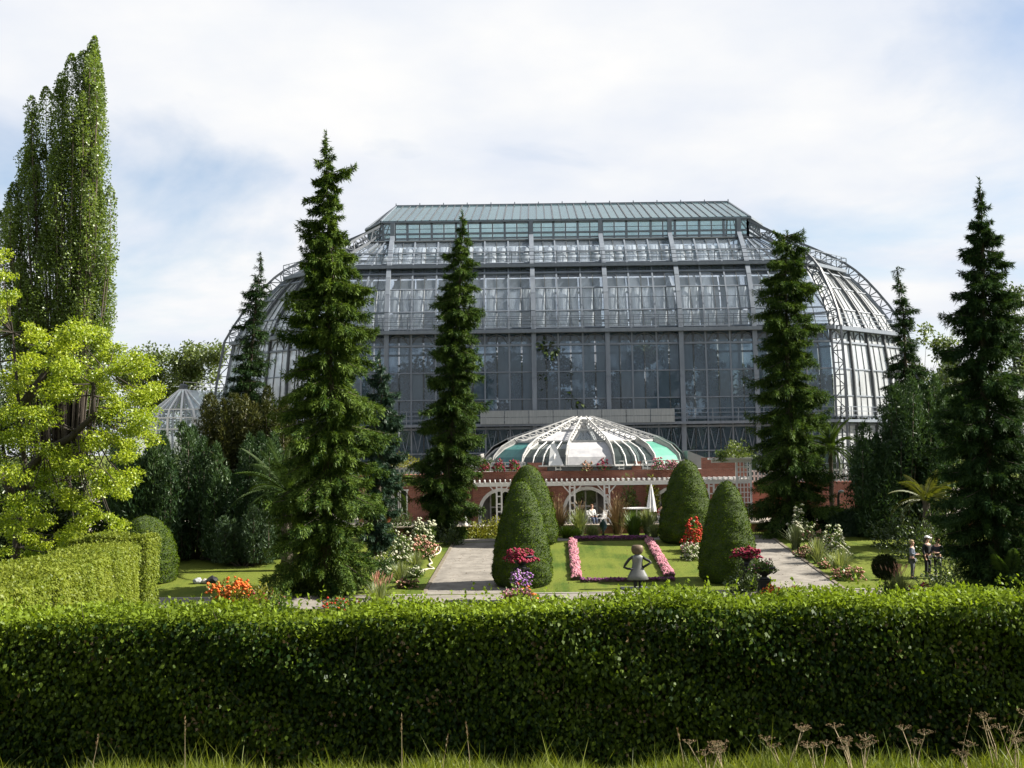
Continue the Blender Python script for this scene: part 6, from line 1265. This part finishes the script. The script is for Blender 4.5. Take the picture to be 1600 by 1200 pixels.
def hogweed(label, px, ytop, D, seed, spread=1.0):
    g = random.Random(seed); x = at(px, 1190, D).x; H_ = at(px, ytop, D).z - 7.0; t = thing('dry_umbel_plant', label, 'weed', (x, D, 7.0)); mb = MB(); P = []
    for i in range(int(2 + 2 * spread)):
        a = g.uniform(-.45, .45) * spread; hh = H_ * g.uniform(.6, 1); p0 = Vector((g.uniform(-.03, .03), 0, 0)); p1 = Vector((a * hh * .5, g.uniform(-.05, .05), hh * .6)); p2 = Vector((a * hh, g.uniform(-.08, .08), hh)); mb.tube([p0, p1, p2], [.005, .004, .003], 4, False)
        for j in range(9):
            an = j * 6.28 / 9; r = .05 * g.uniform(.6, 1.2); q = p2 + Vector((math.cos(an) * r, math.sin(an) * r, .02 + g.uniform(0, .015))); mb.tube([p2, q], [.0015, .001], 3, False)
            for _ in range(5): P.append((q.x + g.uniform(-.012, .012), q.y + g.uniform(-.012, .012), q.z + g.uniform(-.003, .008)))
    mb.build('stems', M['dry_stem'], t); blobs('seed_heads', P, .006, np.array([g.random() for _ in P]), M['dry'], t, .6)
M['dry_stem'] = flat_mat('dry_stem', (.20, .16, .09), (.34, .28, .17), 20, .9)
for i, (px, yt, D, s, lb) in enumerate([(1105, 1160, 9.1, 1.2, 'dry umbel weed with pale seed heads, leftmost in front of the hedge'), (1130, 1165, 9.25, .8, 'small dry umbel weed right beside the leftmost one'), (1225, 1142, 9.2, 1.0, 'dry umbel weed with slender stems, below the middle of the right hedge half'), (1275, 1158, 9.1, .9, 'broad dry umbel weed with brown heads left of the tallest brown cluster'), (1330, 1140, 9.2, 1.3, 'dense rusty brown umbel cluster in front of the hedge'), (1350, 1150, 9.05, .9, 'dry umbel leaning right out of the rusty brown cluster'), (1430, 1140, 9.25, .6, 'pair of tall pale umbel heads standing alone before the hedge'), (1510, 1165, 9.1, .8, 'low dry umbel weed left of the rightmost tall group'), (1560, 1118, 9.2, 1.2, 'tall dry umbel group near the right edge'), (1590, 1135, 9.1, 1.0, 'dry umbel weed cut by the right picture edge')]): hogweed(lb, px, yt, D, i, s)
def stalk(label, px, ytop, D, lean, seed):
    x = at(px, 1190, D).x; H_ = at(px, ytop, D).z - 7.0; t = thing('grass_stalk', label, 'grass stalk', (x, D, 7.0)); mb = MB(); mb.tube([(0, 0, 0), (lean * .3, 0, H_ * .5), (lean, 0, H_)], [.003, .002, .001], 4, False); mb.build('stem', M['dry_stem'], t); g = np.random.default_rng(seed); m = 24; u = g.uniform(.72, 1, m)
    leaves('seed_head', np.stack([lean * u ** 1.5, np.zeros(m), H_ * u], 1), np.stack([g.normal(0, .4, m), g.normal(0, .4, m), np.ones(m)], 1), rdir(g, m), .022, .007, g.uniform(0, 1, m), M['dry'], t)
for i, (px, yt, ln, lb) in enumerate([(289, 1120, 0, 'single straight grass stalk before the left part of the hedge'), (142, 1150, .06, 'short leaning grass stalk at lower left'), (628, 1116, .0, 'tallest grass stalk standing before the hedge middle'), (735, 1130, -.03, 'thin grass stalk between the tallest stalk and the dry umbels'), (1070, 1140, -.05, 'grass stalk leaning left of the leftmost umbel weed'), (1500, 1110, .10, 'curved grass stalk left of the tall umbel group'), (690, 1150, .05, 'short bent grass stalk right of the tallest stalk')]): stalk(lb, px, yt, 9.2, ln, i)

# ------------------------------------------------------------------ unseen wood added behind the camera to dim skylight and glass reflections
g = np.random.default_rng(5); P, T = [], []; tb = MB()
for i in range(26):
    x = -62 + i * 5 + g.uniform(-1.5, 1.5); y = -17 + g.uniform(-6, 3); h = g.uniform(13, 19); n = 700; v = rdir(g, n) * (g.uniform(0, 1, (n, 1)) ** .4); P.append(v * np.array([4.2, 4.2, h * .46]) + np.array([x, y, 7 + h * .53])); T.append(np.clip(.5 + g.normal(0, .25, n), 0, 1)); tb.tube([(x, y, 6.9), (x + .3, y, 7 + h * .5)], [.4, .2], 6)
P = np.concatenate(P); n = len(P); tag(leaves('added_wood', P, rdir(g, n), rdir(g, n), 1.1 * g.uniform(.7, 1.3, n), .75, np.concatenate(T), M['broad_dark'], None), 'unseen leafy wood added behind the camera to block skylight', 'wood', kind='stuff'); o = tb.build('trunks', M['bark']); o.parent = bpy.data.objects['added_wood']; o['kind'] = 'stuff'

for o in list(bpy.data.objects):
    if o.parent is not None and o.name.split('.')[0] in ('blooms', 'stems', 'plumes', 'seed_heads', 'seed_head', 'limbs'): o['kind'] = 'stuff'
